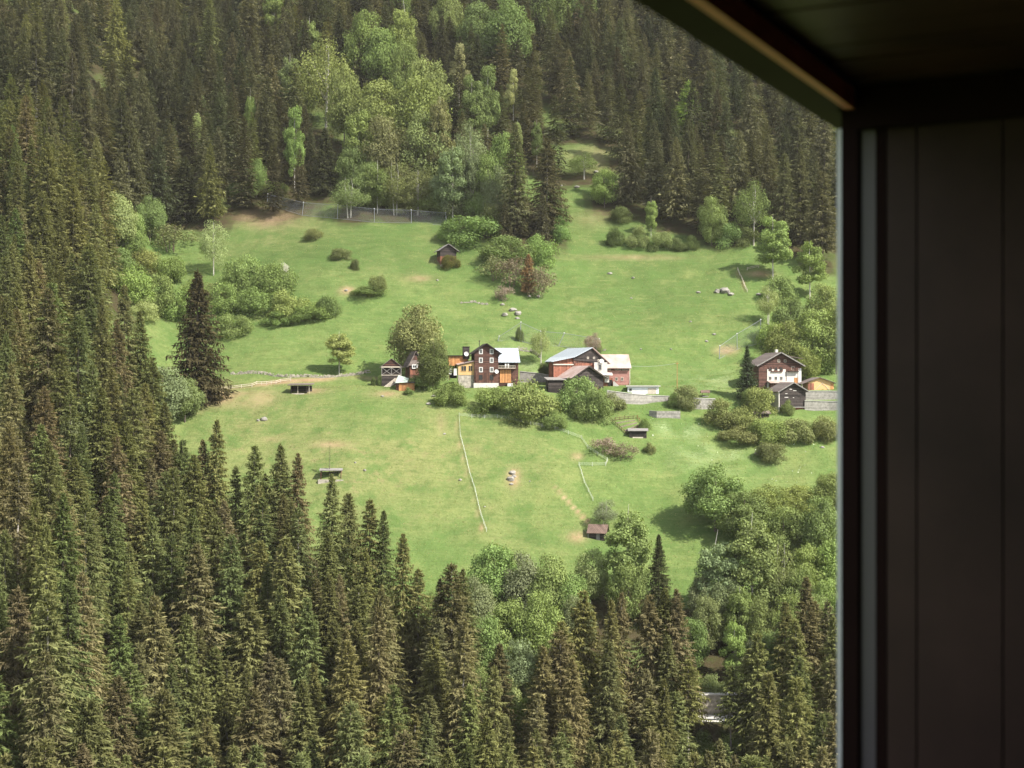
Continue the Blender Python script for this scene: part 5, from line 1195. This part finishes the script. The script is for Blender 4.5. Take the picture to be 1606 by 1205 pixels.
# ================================================================== LIGHT, AIR, CAMERA
def volume_mat(name, col, dens, aniso=0.0):
    m, nt, N, L = new_mat(name); out = N.new('ShaderNodeOutputMaterial'); v = N.new('ShaderNodeVolumePrincipled')
    v.inputs['Color'].default_value = (*col, 1); v.inputs['Density'].default_value = dens; v.inputs['Anisotropy'].default_value = aniso
    L.new(v.outputs[0], out.inputs['Volume']); return m
HAZE = 0.000035
if HAZE:
    o = MB().box(-540, 540, -160, 1070, -106, 450).build('haze', volume_mat('valley_haze', (1.0, 0.96, 0.90), HAZE)); tag(o, 'thin pale haze filling the valley air', None, None, 'stuff')
# unseen cloud above the frame, placed and shaped to shade the upper woods and meadow
cx_, cy_, cz_, rx_, ry_, th_ = 400.0, 575.0, 620.0, 460.0, 520.0, 74.0
n1, n2 = 48, 14; vs_ = []; fs_ = []
for sgn in (1, -1):
    for j in range(n2 + 1):
        for i in range(n1):
            a = 6.283 * i / n1; r = j / n2; rr = r * (1 + .10 * math.sin(3 * a + 1) + .06 * math.sin(7 * a))
            vs_.append((cx_ + rx_ * rr * math.cos(a), cy_ + ry_ * rr * math.sin(a), cz_ + sgn * th_ * (1 - r * r) * (1 + .35 * math.sin(a * 4 + r * 5) * r) + sgn * .2))
for h_ in range(2):
    o0 = h_ * (n2 + 1) * n1
    for j in range(n2):
        for i in range(n1):
            q = [o0 + j * n1 + i, o0 + j * n1 + (i + 1) % n1, o0 + (j + 1) * n1 + (i + 1) % n1, o0 + (j + 1) * n1 + i]; fs_.append(tuple(q if h_ else q[::-1]))
o0 = (n2 + 1) * n1
for i in range(n1): fs_.append((n2 * n1 + i, n2 * n1 + (i + 1) % n1, o0 + n2 * n1 + (i + 1) % n1, o0 + n2 * n1 + i))
b = MB().add(vs_, fs_); o = b.build('cloud', volume_mat('cloud_vapour', (1, 1, 1), 0.0020)); tag(o, 'unseen thin white cloud set to shade the upper woods and meadow', None, None, 'stuff')
SUN = Vector((0.64, -0.42, 0.76)).normalized()
sd = bpy.data.lights.new('sun', 'SUN'); sd.energy = 5.0; sd.angle = math.radians(0.53); sd.color = (1.0, 0.95, 0.87)
so = bpy.data.objects.new('sun', sd); COL.objects.link(so); so.rotation_euler = SUN.to_track_quat('Z', 'Y').to_euler(); so.location = (200, -100, 400)
wd = bpy.data.worlds.new('World'); SC.world = wd; wd.use_nodes = True
nt = wd.node_tree; bg = nt.nodes['Background']; sky = nt.nodes.new('ShaderNodeTexSky'); sky.sky_type = 'NISHITA'; sky.sun_disc = False
sky.sun_elevation = math.asin(SUN.z); sky.sun_rotation = math.atan2(SUN.x, SUN.y); sky.altitude = 1200
hv = nt.nodes.new('ShaderNodeHueSaturation'); hv.inputs['Saturation'].default_value = 0.35   # much of the sky is white cloud
nt.links.new(sky.outputs[0], hv.inputs['Color']); nt.links.new(hv.outputs[0], bg.inputs[0]); bg.inputs[1].default_value = 0.15

cd = bpy.data.cameras.new('camera'); cam = bpy.data.objects.new('camera', cd); COL.objects.link(cam); SC.camera = cam
cd.sensor_width = 36; cd.lens = F / 1606 * 36; cd.clip_start = 0.05; cd.clip_end = 6000
cam.rotation_euler = (math.radians(90), 0, 0)
cd.dof.use_dof = True; cd.dof.focus_distance = 430; cd.dof.aperture_fstop = 5.0
vs = SC.view_settings; vs.view_transform = 'Standard'; vs.look = 'None'; vs.gamma = 1; vs.exposure = 1.22
cy = SC.cycles; cy.max_bounces = 5; cy.diffuse_bounces = 3; cy.glossy_bounces = 2; cy.transmission_bounces = 3; cy.transparent_max_bounces = 6; cy.caustics_reflective = False; cy.caustics_refractive = False
cy.use_denoising = True; cy.denoiser = 'OPENIMAGEDENOISE'; cy.denoising_prefilter = 'ACCURATE'; cy.denoising_input_passes = 'RGB_ALBEDO_NORMAL'
